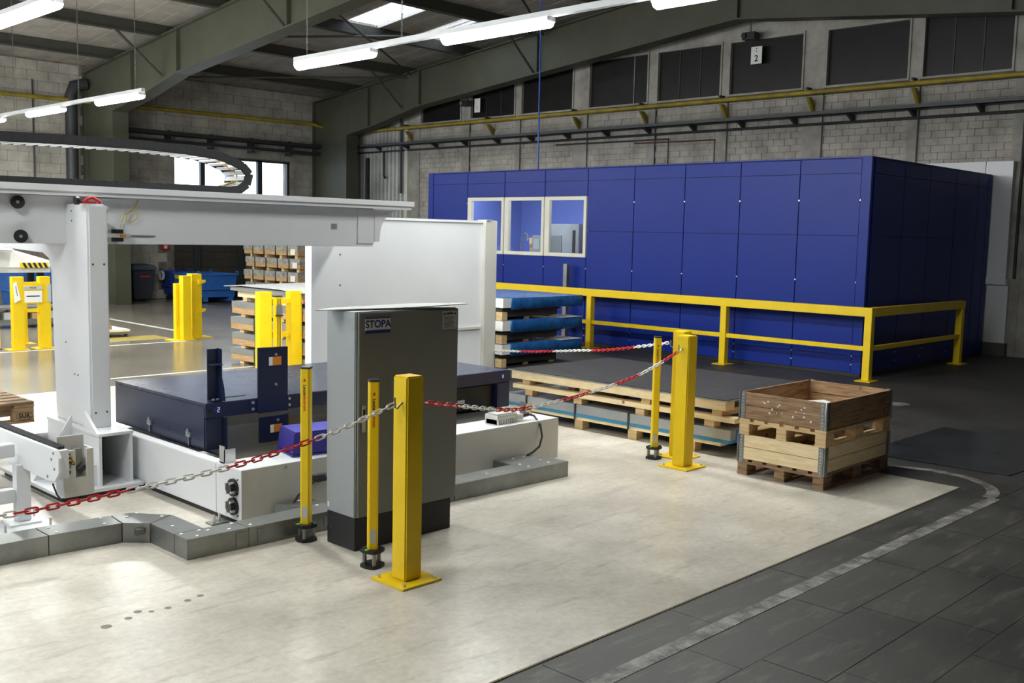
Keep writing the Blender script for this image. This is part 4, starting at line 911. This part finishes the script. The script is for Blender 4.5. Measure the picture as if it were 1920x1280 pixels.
# ================================================================== PALLETS
def pallet(name, label, loc, rz, wm, L_=1.1, W=.74, H_=.125, group='wooden pallets', eur=False):
    t = thing(name, label, 'pallet', loc, rz, group, local=True)
    for k in range(3):
        y = (0, (W-.09)/2, W-.09)[k]
        box(0, L_, y, y+.09, 0, .018).to('bottom_board', wm, t)
        for j in range(3):
            x = (0, (L_-.135)/2, L_-.135)[j]
            b = box(x, x+.135, y+.001, y+.089, .018, H_-.036).to('block', wm, t, bev=.003)
            if eur and k == 0 and j == 2:
                text('brand_mark', 'EUR', .042, (x+.068, y-.0005, .05), PX, NY, 'ink', b, ext=.0006)
                tube([(x+.068+.055*math.cos(a*.3142), y+.0005, .05+.027*math.sin(a*.3142)) for a in range(20)], .0016, 4, True).to('brand_ring', 'ink', b)
    for j in range(3):
        x = (0, (L_-.135)/2, L_-.135)[j]; box(x, x+.135, 0, W, H_-.036, H_-.018).to('stringer', wm, t)
    n = 6
    for k in range(n):
        y = k*(W-.095)/(n-1); box(0, L_, y, y+.095, H_-.018, H_).to('top_board', wm, t, bev=.002)
    return t
def pallet2(name, label, loc, wm, group):     # boards running the other way: long side along x, deck boards along x, three skids along x
    return pallet(name, label, loc, 0, wm, group=group)
def collar(label, loc, wm, H_=.2, L_=1.1, W=.74):
    t = thing('pallet_collar', label, 'pallet collar', loc, 0, 'hinged wooden pallet collars', local=True)
    d = .02; hh = H_/2
    for k in range(2):
        z0, z1 = k*hh+.002, (k+1)*hh-.002
        box(0, d, .022, W-.022, z0, z1).to('plank', wm, t, bev=.002); box(L_-d, L_, .022, W-.022, z0, z1).to('plank', wm, t, bev=.002)
        box(.022, L_-.022, 0, d, z0, z1).to('plank', wm, t, bev=.002); box(.022, L_-.022, W-d, W, z0, z1).to('plank', wm, t, bev=.002)
    for (cx, cy, sx, sy) in ((0,0,1,1),(L_,0,-1,1),(0,W,1,-1),(L_,W,-1,-1)):
        for q in range(2):
            g = G()
            if q == 0: a, b = sorted((cx-sx*.003, cx)); y0, y1 = sorted((cy+sy*.012, cy+sy*.05)); g.box(a, b, y0, y1, -.03, H_+.002)
            else: a, b = sorted((cx+sx*.012, cx+sx*.05)); y0, y1 = sorted((cy-sy*.003, cy)); g.box(a, b, y0, y1, -.03, H_+.002)
            hg = g.to('hinge_leaf', 'galv', t)
            for k in range(8):
                zz = .005+k*H_/8
                if q == 0: cyl((cx-sx*.003,cy+sy*.031,zz), (cx-sx*.007,cy+sy*.031,zz), .006, 6).to('hinge_rivet', 'zinc', hg)
        cyl((cx,cy,-.02), (cx,cy,H_), .008, 8).to('hinge_pin', 'galv', t)
    return t
PXX, PYY = 6.985, 3.535
pallet('euro_pallet', 'dark weathered pallet at the bottom of the collar stack', (PXX, PYY, 0), 0, 'oldwood', group='pallets of the collar stack')
collar('pale new wooden pallet collar between the two pallets', (PXX, PYY, .125), 'newwood')
pallet('euro_pallet', 'lighter pallet in the middle of the collar stack', (PXX-.015, PYY-.01, .325), 0, 'newwood2', group='pallets of the collar stack')
tp = collar('brown scuffed pallet collar on top of the stack', (PXX, PYY, .45), 'oldwood', .21)
sp = G()
for k in range(16):
    yy = PYY+.12+.45*random.random(); zz = .50+.12*random.random(); sp.cyl((PXX-.0006,yy,zz), (PXX-.0014,yy,zz), .004+.005*random.random(), 6)
    sp.v = sp.v
o = sp.to('paint_splash', 'chainw'); o.parent = tp; o.location = (-PXX, -PYY, -.45); o['kind'] = 'stuff'
tag(G().add([(7.25,3.72,.452),(7.75,3.66,.452),(7.85,4.0,.47),(7.5,4.12,.49),(7.22,4.0,.46)]+[(7.3,3.76,.50),(7.72,3.7,.52),(7.80,3.98,.55),(7.5,4.08,.56),(7.27,3.97,.51)], [(0,1,2,3,4)[::-1],(5,6,7,8,9),(0,1,6,5),(1,2,7,6),(2,3,8,7),(3,4,9,8),(4,0,5,9)]).to('white_bag', 'chainw', bev=.01), 'white wrapped bundle lying inside the top collar', 'bundle')
pallet('euro_pallet', 'brown pallet with an oval EUR stamp on the conveyor', (1.655, 7.40, .455), 0, 'palwood', L_=1.1, W=.74, H_=.15, group='pallet on the conveyor', eur=True)
tag(G().add([(9.0,2.86,-.001),(8.62,2.75,.004),(9.75,2.78,.004),(11.0,2.9,.003),(11.0,3.25,.003),(9.80,3.98,.004),(9.2,3.97,.004),(8.55,3.55,.004)], [(1,2,3,4,5,6,7)]).to('tmp', 'mat_plate') if False else prism([(8.60,2.76),(9.35,2.70),(9.35,3.99),(9.15,3.99),(8.54,3.99)], 'z', -.001, .006).to('floor_plate', 'mat_plate'), 'dark steel plate lying on the asphalt behind the collar crate', 'steel plate')
tag(prism([(9.36,2.70),(10.4,2.70),(10.4,3.99),(9.36,3.99)], 'z', -.001, .005).to('floor_plate', 'mat_plate'), 'second dark steel plate on the asphalt at the right edge', 'steel plate')
tag(cyl((11.5,4.95,-.003), (11.5,4.95,.001), .13, 20).to('floor_patch', 'line'), 'round pale patch on the asphalt behind the collar crate', 'floor patch')

# ================================================================== SHEET STACK (black sheets on timber)
def pack_low():
    t = thing('sheet_pack', 'grey strapped sheet metal pack with a teal edge at the bottom of the stack', 'sheet pack', (8.1, 5.8, 0), group='sheet packs on timber')
    box(7.42, 8.9, 4.62, 7.3, .145, .235).to('sheet_bundle', 'alu', t, bev=.002); box(7.415, 8.9, 4.63, 7.29, .118, .146).to('film_edge', 'bluefilm2', t)
    box(7.5, 8.9, 4.618, 4.621, .12, .232).to('film_end', 'bluefilm', t)
    for x in (7.43, 8.1, 8.75): box(x, x+.10, 4.72, 7.2, .085, .117).to('bearer', 'newwood', t)
    for y in (4.98, 5.62, 6.27, 6.95):
        for x in (7.43, 8.1, 8.75): box(x, x+.10, y, y+.10, 0, .085).to('block', 'newwood2', t)
    for y in (5.70, 6.35, 7.0): G().box(7.412, 7.416, y, y+.02, .085, .238).box(7.412, 8.9, y, y+.02, .2355, .238).to('strap', 'dark', t)
pack_low()
t = thing('timber_skid', 'pale timber skid carrying black sheets', 'skid', (8.1, 5.8, .235))
for x in (7.44, 8.1, 8.75):
    for y in (4.80, 5.55, 6.3, 6.95): box(x, x+.10, y, y+.10, .236, .30).to('block', 'newwood2', t)
for x in (7.41, 8.08, 8.75): box(x, x+.12, 4.58, 7.2, .30, .345).to('lower_beam', 'newwood', t, bev=.002)
for y in (4.72, 5.48, 6.22, 6.98): box(7.43, 8.9, y, y+.10, .345, .40).to('cross_block', 'newwood2', t)
for x in (7.39, 8.05, 8.75): box(x, x+.14, 4.66, 7.2, .40, .478).to('upper_beam', 'newwood', t, bev=.002)
t = thing('sheet_pile', 'wide pile of black oiled sheets lying on the timber skid', 'sheet pile', (8.1, 5.8, .48))
box(7.38, 8.98, 4.64, 7.24, .479, .487).to('edge_sheet', 'alu', t); box(7.39, 8.98, 4.66, 7.22, .487, .494).to('top_sheets', 'blacksheet_and_shade', t)
t = thing('sheet_offcut', 'thin black sheet with a bright edge lying on the sheet pile', 'sheet', (8.2, 5.0, .494)) if False else None
# ---- blue film packs
for k, (zb, zt, lab) in enumerate(((.10,.325,'blue film wrapped sheet pack at the bottom of the three'),(.43,.655,'blue film wrapped sheet pack in the middle of the three'),(.755,.97,'blue film wrapped sheet pack on top of the three'))):
    t = thing('film_pack', lab, 'sheet pack', (10.8, 10.9, zb-.1), group='blue film wrapped sheet packs')
    z0 = zb-.10 if k == 0 else zb-.096
    for y in (9.95, 10.8, 11.7):
        for x in (10.0, 10.55, 11.1): box(x, x+.10, y+(.10 if x > 10.2 else 0), y+.12, z0, zb+.02).to('block', 'newwood2', t)
    box(10.02, 11.22, 10.02, 11.9, z0+.04, zb+.03).to('shaded_pallet_core', 'blacksheet_and_shade', t); box(10.02, 11.22, 9.97, 11.9, zb+.03, zb+.075).to('skid', 'blacksheet_and_shade', t); box(10.0, 11.64, 9.94, 12.2, zb+.075, zt-.004).to('sheets', 'alu', t)  # pallet core and skid are wood, coloured black for the shadow under the film
    a = G(); nx = 24
    top = [(10.14+i*1.53/nx, 9.925-.012*random.random(), zt+.004*random.random()) for i in range(nx+1)]
    bot = [(p[0], 9.925-.02*random.random(), zb+.055+.012*random.random()) for p in top]
    bk = [(p[0], 11.6, zt+.006*random.random()) for p in top]; md = [(p[0], 10.6+.1*random.random(), zt+.008*random.random()) for p in top]
    nn = nx+1
    a.add(bot+top+md+bk, [(r_*nn+i, r_*nn+i+1, (r_+1)*nn+i+1, (r_+1)*nn+i) for r_ in range(3) for i in range(nx)])
    fm = a.to('blue_film', 'bluefilm', t, smooth=True); sm = fm.modifiers.new('thickness', 'SOLIDIFY'); sm.thickness = .003
    box(9.985, 10.14, 9.922, 9.94, zb+.085, zt-.002).to('end_cap', 'paper', t); box(9.985, 10.0, 9.94, 12.2, zb+.085, zt-.002).to('side_cap', 'paper', t)
    if k < 2: box(11.2, 11.66, 9.90, 11.0, zt+.001, zt+.005).to('edge_sheet', 'paper', t)

# ================================================================== MID AND FAR FIELD
def strap_pack(x0, x1, y0, y1, z0, label, grp, h=.165):
    t = thing('sheet_pack', label, 'sheet pack', ((x0+x1)/2, (y0+y1)/2, z0), group=grp)
    for y in (y0+.25+k*.0 for k in range(1)): pass
    for k in range(4):
        yy = y0+.2+k*(y1-y0-.5)/3
        box(x0+.02, x1, yy, yy+.10, z0, z0+.045).to('foot', 'newwood2', t)
    box(x0, x1, y0, y1, z0+.045, z0+.045+h*.5).to('wood_base', 'cardwood', t); box(x0-.004, x1, y0-.004, y1+.004, z0+.045+h*.5, z0+.045+h).to('sheet_bundle', 'alu', t)
    for yy in (y1-.62, y0+.7): box(x0-.008, x0-.004, yy, yy+.03, z0+.0, z0+.045+h).to('strap', 'dark', t)
    return t
names = ('lowest', 'second', 'third', 'fourth')
for k in range(4): strap_pack(7.40+.0*k, 8.9, 9.3, 12.68-.03*(k % 2), .0+k*.215, 'strapped sheet pack behind the yellow posts, %s from the floor' % names[k], 'strapped sheet packs behind the posts')
t = thing('timber_skid', 'timber skid with grey sheets on top of the strapped packs', 'skid', (8.1, 11, .86))
for k in range(4): box(7.45, 8.9, 9.5+k*.95, 9.6+k*.95, .86, .915).to('foot', 'newwood2', t)
box(7.46, 8.9, 9.3, 12.6, .915, 1.0).to('skid_beam', 'newwood', t); box(7.40, 8.9, 9.3, 12.70, 1.0, 1.055).to('sheets', 'alu', t)
ls = G(); rows = 8; nn = 2
for i in range(rows+1):
    y = 9.2+i*3.6/rows; zz = 1.07+.025*math.sin(i*1.3)*.5+.012*(i % 2)
    ls.v += [(7.36, y, zz), (8.95, y, zz+.02)]
ls.f = [(i*2, i*2+1, i*2+3, i*2+2) for i in range(rows)]
o = ls.to('cover_sheet', 'greypaper', t); sm = o.modifiers.new('thickness', 'SOLIDIFY'); sm.thickness = .01
# far wrapped packs
for k in range(5):
    z0 = k*.30; t = thing('wrapped_pack', 'clear wrapped sheet pack far back, %s from the floor' % ('lowest','second','third','fourth','topmost')[k], 'sheet pack', (13.8, 20.5, z0), group='clear wrapped packs far back')
    xo = 13.0+.05*(k % 2)
    for q in range(4): box(xo+.05, 14.6, 19.5+q*.62, 19.6+q*.62, z0, z0+.075).to('foot', 'newwood2', t)
    box(xo, 14.6, 19.4, 21.65, z0+.075, z0+.165).to('wood_base', 'cardwood', t); box(xo-.01, 14.6, 19.4, 21.67, z0+.165, z0+.297).to('wrapped_sheets', 'wrap', t)
    for q in range(4): box(xo-.016, xo-.01, 19.8+q*.48, 19.83+q*.48, z0+.0, z0+.297).to('strap', 'black', t)
    if k in (2, 3, 4): box(xo-.014, xo-.010, 19.5, 19.68, z0+.09, z0+.22).to('paper_label', 'paper', t)
t = thing('wood_stack', 'dark wooden crate stack beside the clear wrapped packs', 'crate stack', (14, 18.6, 0))
for k in range(5): box(13.4, 14.6, 18.0, 19.2, k*.30+.05, k*.30+.22).to('crate', 'oldwood', t); box(13.42, 14.6, 18.1, 18.3, k*.30, k*.30+.05).to('bearer', 'newwood2', t); box(13.42, 14.6, 18.9, 19.1, k*.30, k*.30+.05).to('bearer', 'newwood2', t)
# posts with light barrier between (behind the carriage)
def wide_post(x, y, h, lab, grp, w2=.06):
    t = thing('bollard', lab, 'bollard', (x, y, 0), group=grp)
    box(x-w2, x+w2, y-w2, y+w2, .012, h).to('post', 'yellow', t, bev=.006); pl_ = box(x-.15, x+.15, y-.13, y+.13, 0, .012).to('base_plate', 'yellow', t)
    return t
mp = thing('barrier_stand', 'pair of yellow posts joined by bars before the strapped packs', 'barrier', (6.95, 11.0, 0))
MX, MY = 6.862, 10.95
for x in (MX, MX+.44):
    box(x-.085, x+.085, MY-.02, MY+.10, .012, 1.085).to('post', 'yellow', mp, bev=.006); box(x-.15, x+.075, MY-.1, MY+.16, 0, .012).to('base_plate', 'yellow', mp)
for z in (.93, .51): box(MX+.085, MX+.355, MY+.02, MY+.06, z, z+.06).to('cross_bar', 'yellow', mp)
t = thing('light_barrier', 'yellow light barrier with a grey head between the joined posts', 'light barrier', (6.987, 10.93, 0))
box(6.952, 7.042, 10.86, 10.92, .10, 1.02).to('column', 'yellow', t)
for x in (6.977, 6.997, 7.017): box(x-.003, x+.003, 10.855, 10.86, .12, 1.0).to('groove', 'black', t)
box(6.957, 7.037, 10.83, 10.86, .80, .93).to('clamp_head', 'galv', t, bev=.01); box(6.947, 7.047, 10.835, 10.86, .785, .80).to('clamp_edge', 'black', t); cyl((6.997,10.89,.10), (6.997,10.89,0), .05, 12).to('foot', 'chainw', t); box(6.947, 7.047, 10.855, 10.925, 1.02, 1.035).to('cap', 'dark', t)
t = thing('roller_track', 'low white track with a dark roller before the strapped packs', 'track', (6.6, 10.4, 0))
box(6.05, 6.95, 9.9, 10.7, 0, .05).to('track_bed', 'white', t, bev=.004); box(6.2, 7.0, 10.74, 10.84, 0, .05).to('track_edge', 'greywhite', t); cyl((6.35,10.66,.085), (6.95,10.66,.085), .035, 10).to('roller', 'dark', t)
# far triple post
t = thing('post_group', 'cluster of three yellow posts standing on the grey floor', 'posts', (8.35, 15.7, 0))
for (x, y, h, w2) in ((8.20,15.75,.93,.05),(8.27,15.62,1.06,.07),(8.56,15.85,1.08,.09)):
    box(x-w2, x+w2, y-w2, y+w2, .012, h).to('post', 'yellow', t, bev=.005)
box(8.0, 8.4, 15.5, 15.8, 0, .012).to('base_plate', 'yellow', t); box(8.45, 8.82, 15.7, 16.0, 0, .012).to('base_plate', 'yellow', t)
for z in (.42, .90): prism([(8.58,z),(8.70,z+.04),(8.70,z+.08),(8.58,z+.08)], 'y', 15.72, 15.76).to('bracket', 'yellow', t)
# far operator gate with notices
t = thing('operator_stand', 'yellow stand of two posts carrying paper notices', 'notice stand', (5.85, 15.7, 0))
for x in (5.64, 6.02):
    box(x-.08, x+.08, 15.62, 15.74, .012, 1.08).to('post', 'yellow', t, bev=.005); box(x-.16, x+.12, 15.55, 15.82, 0, .012).to('base_plate', 'yellow', t)
for z in (.55, .95): box(5.72, 5.94, 15.66, 15.70, z, z+.05).to('cross_bar', 'yellow', t)
box(5.70, 5.98, 15.60, 15.62, .68, .98).to('notice_board', 'yellow', t)
nb = box(5.715, 5.965, 15.592, 15.60, .70, .87).to('notice', 'paper', t, label='white paper notice'); box(5.74, 5.93, 15.590, 15.592, .785, .80).to('print_line', 'ink', nb)
hb = box(5.70, 5.97, 15.592, 15.60, .89, .94).to('notice', 'greypaper', t, label='grey header strip')
text('lettering', 'TASTE', .034, (5.835,15.591,.915), PX, NY, 'ink', hb, ext=.0006)
n2 = G().prism([(5.555,.98),(5.60,1.01),(5.655,.745),(5.57,.70)], 'y', 15.58, 15.59).to('notice', 'paper', t, label='tilted white notice'); prism([(5.585,.95),(5.592,.95),(5.612,.80),(5.605,.80)], 'y', 15.577, 15.58).to('print_line', 'ink', n2)
box(6.05, 6.10, 15.60, 15.62, .70, .96).to('side_label', 'greypaper', t)
wide_post(5.98, 16.4, .66, 'short orange yellow post behind the notice stand', 'far yellow posts', .05)
t = thing('light_barrier', 'yellow light barrier column cut by the left picture edge', 'light barrier', (5.38, 15.9, 0))
box(5.28, 5.45, 15.86, 15.96, .012, .99).to('column', 'yellow', t); box(5.36, 5.40, 15.855, 15.86, .05, .95).to('groove', 'dark', t); box(5.36, 5.43, 15.85, 15.86, .82, .92).to('upper_plate', 'greypaper', t); box(5.36, 5.43, 15.85, 15.86, .38, .50).to('lower_plate', 'greypaper', t); box(5.22, 5.465, 15.84, 16.0, 0, .012).to('foot', 'dark', t)
# containers
def container(name, label, x0, x1, y0, y1, z1, mt_, stripes=True, grp='blue tipping containers'):
    t = thing(name, label, 'container', ((x0+x1)/2, (y0+y1)/2, 0), group=grp)
    zt = .14
    b = G().add([(x0+.06,y0+.04,zt),(x1-.06,y0+.04,zt),(x1-.06,y1-.04,zt),(x0+.06,y1-.04,zt),(x0,y0,z1),(x1,y0,z1),(x1,y1,z1),(x0,y1,z1)], [(0,3,2,1),(0,1,5,4),(1,2,6,5),(2,3,7,6),(3,0,4,7)])
    o = b.to('tub', mt_, t); sm = o.modifiers.new('thickness', 'SOLIDIFY'); sm.thickness = .012
    rim = G().box(x0-.02, x1+.02, y0-.02, y0+.02, z1-.04, z1).box(x0-.02, x1+.02, y1-.02, y1+.02, z1-.04, z1).box(x0-.02, x0+.02, y0+.02, y1-.02, z1-.04, z1).box(x1-.02, x1+.02, y0+.02, y1-.02, z1-.04, z1)
    rim.to('rim', mt_, t)
    for x in (x0+.15, x1-.2): box(x, x+.12, y0+.05, y1-.05, .03, .14).to('fork_pocket', mt_, t)
    for (x, y) in ((x0+.12,y0+.1),(x1-.12,y0+.1),(x0+.12,y1-.1),(x1-.12,y1-.1)): cyl((x-.02,y,.05), (x+.02,y,.05), .05, 10).to('caster', 'black', t)
    box(x0-.01, x1+.01, y0-.012, y0+.02, z1*.45, z1*.45+.03).to('rib', mt_, t); box(x0-.012, x0+.03, y0, y1, z1*.45, z1*.45+.03).to('rib', mt_, t)
    for (x, y) in ((x0,y0),(x1,y0),(x0,y1),(x1,y1)): tube([(x,y-.06,z1),(x,y-.06,z1+.06),(x,y+.06,z1+.06),(x,y+.06,z1)], .012, 5).to('lifting_eye', mt_, t)
    if stripes:
        for s0 in (y0+.12, y1-.42):
            for k in range(4): prism([(s0+k*.08,z1-.16),(s0+.04+k*.08,z1-.16),(s0+.08+k*.08,z1-.06),(s0+.04+k*.08,z1-.06)], 'x', x0-.004-.02, x0-.004-.012).to('hazard_stripe', 'hazy', t)
    return t
container('tipping_container', 'bright blue tipping container with hazard stripes by the roller door', 12.55, 13.6, 23.0, 24.3, .72, 'contblue')
container('tipping_container', 'dark blue tipping container next to the wheeled bin', 12.5, 13.1, 24.40, 24.86, .74, 'contdark', False)
container('tipping_container', 'blue tipping container behind the notice stand', 7.9, 9.2, 21.6, 23.0, .98, 'contblue', False)
t = thing('hose_coil', 'pale coiled hose hanging on the dark blue container', 'hose coil', (12.4, 24.5, .55))
for k in range(3): tube([(12.42-.02*k, 24.62+.10*math.cos(a*.52), .62+.11*math.sin(a*.52)) for a in range(12)], .014, 5, True).to('loop', 'greypaper', t)
# wheeled bin
t = thing('wheelie_bin', 'charcoal wheeled bin with a grey blue lid by the left wall', 'bin', (11.85, 24.6, 0))
G().add([(11.55,24.35,.05),(12.0,24.35,.05),(12.0,24.8,.05),(11.55,24.8,.05),(11.48,24.28,.78),(12.08,24.28,.78),(12.08,24.88,.78),(11.48,24.88,.78)], [(0,3,2,1),(4,5,6,7),(0,1,5,4),(1,2,6,5),(2,3,7,6),(3,0,4,7)]).to('tub', 'bin', t, bev=.02)
G().add([(11.44,24.22,.78),(12.12,24.22,.78),(12.12,24.92,.78),(11.44,24.92,.78),(11.5,24.30,.90),(12.06,24.30,.90),(12.06,24.86,.92),(11.5,24.86,.92)], [(0,3,2,1),(4,5,6,7),(0,1,5,4),(1,2,6,5),(2,3,7,6),(3,0,4,7)]).to('lid', 'binlid', t, bev=.02)
for x in (11.55, 12.0): cyl((x-.03,24.82,.1), (x+.03,24.82,.1), .1, 12).to('wheel', 'black', t)
box(11.50, 11.515, 24.42, 24.62, .60, .63).to('red_label', 'redpaint', t); box(11.65, 11.92, 24.27, 24.30, .60, .64).to('red_label', 'redpaint', t)
t = thing('wall_cabinet', 'dark cupboard hanging on the left wall above the bin', 'cupboard', (11.5, 24.9, 1)); box(11.25, 11.6, 24.7, 24.97, .95, 1.7).to('cupboard_body', 'dark', t, bev=.01); box(11.27, 11.58, 24.69, 24.70, .98, 1.67).to('cupboard_door', 'black', t)
t = thing('fire_alarm', 'small red fire alarm button on the left wall', 'fire alarm', (12.67, 24.95, 1.33)); box(12.58, 12.76, 24.92, 24.98, 1.26, 1.42).to('case', 'redpaint', t, bev=.01); box(12.63, 12.71, 24.915, 24.92, 1.30, 1.38).to('glass_pane', 'paper', t)
# pallet truck platform with brown bricks
t = thing('platform_cart', 'low white platform on the floor beside the gantry column', 'platform', (7.5, 16.7, 0))
box(6.9, 7.76, 16.55, 17.3, .09, .13).to('deck', 'chainw', t, bev=.005); box(6.9, 7.75, 16.56, 16.6, .05, .09).to('edge_tube', 'galv', t)
for x in (6.95, 7.7): cyl((x,16.6,0), (x,16.6,.05), .03, 8).to('foot', 'black', t); cyl((x,17.2,0), (x,17.2,.09), .03, 8).to('foot', 'black', t)
for k in range(3): tag(box(7.22, 7.48-.02*k, 16.62, 16.85, .13+k*.065, .19+k*.065).to('wooden_block', 'palwood', bev=.004), 'brown wooden block on the white platform, %s' % ('lowest','middle','top')[k], 'block', 'wooden blocks on the platform')
# white covered machine far left
t = thing('covered_machine', 'white covered machine with a black and yellow striped edge far left', 'machine', (7.35, 20.6, 0))
prism([(6.4,1.01),(6.4,1.32),(7.0,1.40),(7.3,1.34),(7.9,1.16),(7.9,1.01)], 'y', 20.2, 21.1).to('hood', 'chainw', t, bev=.02)
G().add([(6.3,19.9,1.38),(7.2,19.9,1.32),(7.2,20.15,1.36),(6.3,20.15,1.44),(6.4,19.92,1.56),(7.0,19.92,1.46),(7.0,20.15,1.50),(6.4,20.15,1.60)], [(0,3,2,1),(4,5,6,7),(0,1,5,4),(1,2,6,5),(2,3,7,6),(3,0,4,7)]).to('cover', 'chainw', t, bev=.03)
box(6.4, 7.9, 20.22, 21.1, .93, 1.01).to('machine_rail', 'greywhite', t)
for k in range(5): prism([(7.42+k*.095,1.02),(7.47+k*.095,1.02),(7.42+k*.095,1.12),(7.37+k*.095,1.12)], 'y', 20.185, 20.195).to('hazard_stripe', 'ink', t)
box(7.33, 7.86, 20.19, 20.2, 1.02, 1.12).to('hazard_panel', 'hazy', t)
for x in (6.5, 7.75): box(x, x+.1, 20.4, 20.5, 0, .93).to('machine_leg', 'dark', t); box(x, x+.1, 20.9, 21.0, 0, .93).to('machine_leg', 'dark', t)
t = thing('scrap_rack', 'low grey rack with small parts behind the notice stand', 'rack', (6.9, 19.2, 0))
box(6.2, 7.6, 18.9, 19.5, .10, .16).to('rack_deck', 'galv', t); box(6.2, 7.6, 18.9, 19.5, .34, .38).to('rack_deck', 'galv', t)
for x in (6.2, 7.54):
    for y in (18.9, 19.44): box(x, x+.06, y, y+.06, 0, .5).to('upright', 'dark', t)
for k in range(5): box(6.35+k*.24, 6.5+k*.24, 18.95, 19.2, .16, .26+.03*(k % 3)).to('part_box', ('redpaint','greypaper','dark','cardboard','greypaper')[k], t)

# ================================================================== BARRIER CHAINS
def link_mesh(mt_):
    L2, W2 = .0165, .0085; pts = []
    for k in range(5): a = -math.pi/2+k*math.pi/4; pts.append((L2+W2*math.cos(a), W2*math.sin(a), 0))
    for k in range(5): a = math.pi/2+k*math.pi/4; pts.append((-L2+W2*math.cos(a), W2*math.sin(a), 0))
    return G().tube(pts, .0036, 5, True).mesh('chain_link', mt_, smooth=True)
LR, LW = link_mesh('red'), link_mesh('chainw')
def chain(label, pts, start, blk):
    t = thing('barrier_chain', label, 'chain', pts[0], group='red and white barrier chains')
    P = [Vector(p) for p in pts]
    # smooth resample (Catmull-Rom)
    dense = []
    for i in range(len(P)-1):
        p0, p1, p2, p3 = P[max(i-1,0)], P[i], P[i+1], P[min(i+2,len(P)-1)]
        for k in range(20):
            s = k/20; dense.append(.5*((2*p1)+(p2-p0)*s+(2*p0-5*p1+4*p2-p3)*s*s+(3*p1-p0-3*p2+p3)*s**3))
    dense.append(P[-1]); pitch = .042; out = [dense[0]]; acc = 0
    for a, b in zip(dense[:-1], dense[1:]):
        seg = (b-a).length
        while acc+seg >= pitch:
            f_ = (pitch-acc)/seg; a = a+(b-a)*f_; out.append(a.copy()); seg = (b-a).length; acc = 0
        acc += seg
    col = start
    for i in range(len(out)-1):
        d = (out[i+1]-out[i]).normalized(); mid = (out[i]+out[i+1])/2
        side = Vector((0,0,1)).cross(d).normalized(); up = d.cross(side)
        r = math.radians(22 if i % 2 else 112); s2 = side*math.cos(r)+up*math.sin(r); u2 = d.cross(s2)
        q = Matrix(((d.x,s2.x,u2.x),(d.y,s2.y,u2.y),(d.z,s2.z,u2.z))).to_quaternion()
        piece('chain_link', LR if ((i+col)//blk) % 2 else LW, t, mid, rot=q, scale=(1.12,1.25,1.25))
    return t
chain('red and white chain from the cabinet bollard to the left edge', [(3.34,4.10,.958),(2.96,4.168,.834),(2.518,4.243,.737),(2.088,4.316,.685),(1.495,4.417,.638),(.9,4.52,.66),(.2,4.64,.75)], 0, 11)
chain('red and white chain hanging between the two front bollards', [(3.51,4.107,.955),(3.813,4.164,.894),(4.399,4.276,.791),(4.892,4.37,.775),(5.454,4.478,.788),(6.102,4.602,.830),(6.74,4.70,.955)], 9, 9)
chain('red and white chain from the white screen to the sheet stack bollard', [(8.115,8.24,.54),(8.064,8.067,.551),(7.833,7.319,.626),(7.586,6.513,.73),(7.395,5.895,.812),(7.13,5.06,.968)], 1, 17)
chain('short red and white chain behind the white screen', [(7.40,10.92,.94),(7.33,10.4,.90),(7.1,9.3,.80),(6.95,8.40,.82)], 11, 11)
bollard(.15, 4.66, 1.1, .058, 'yellow bollard outside the left edge holding the chain end')
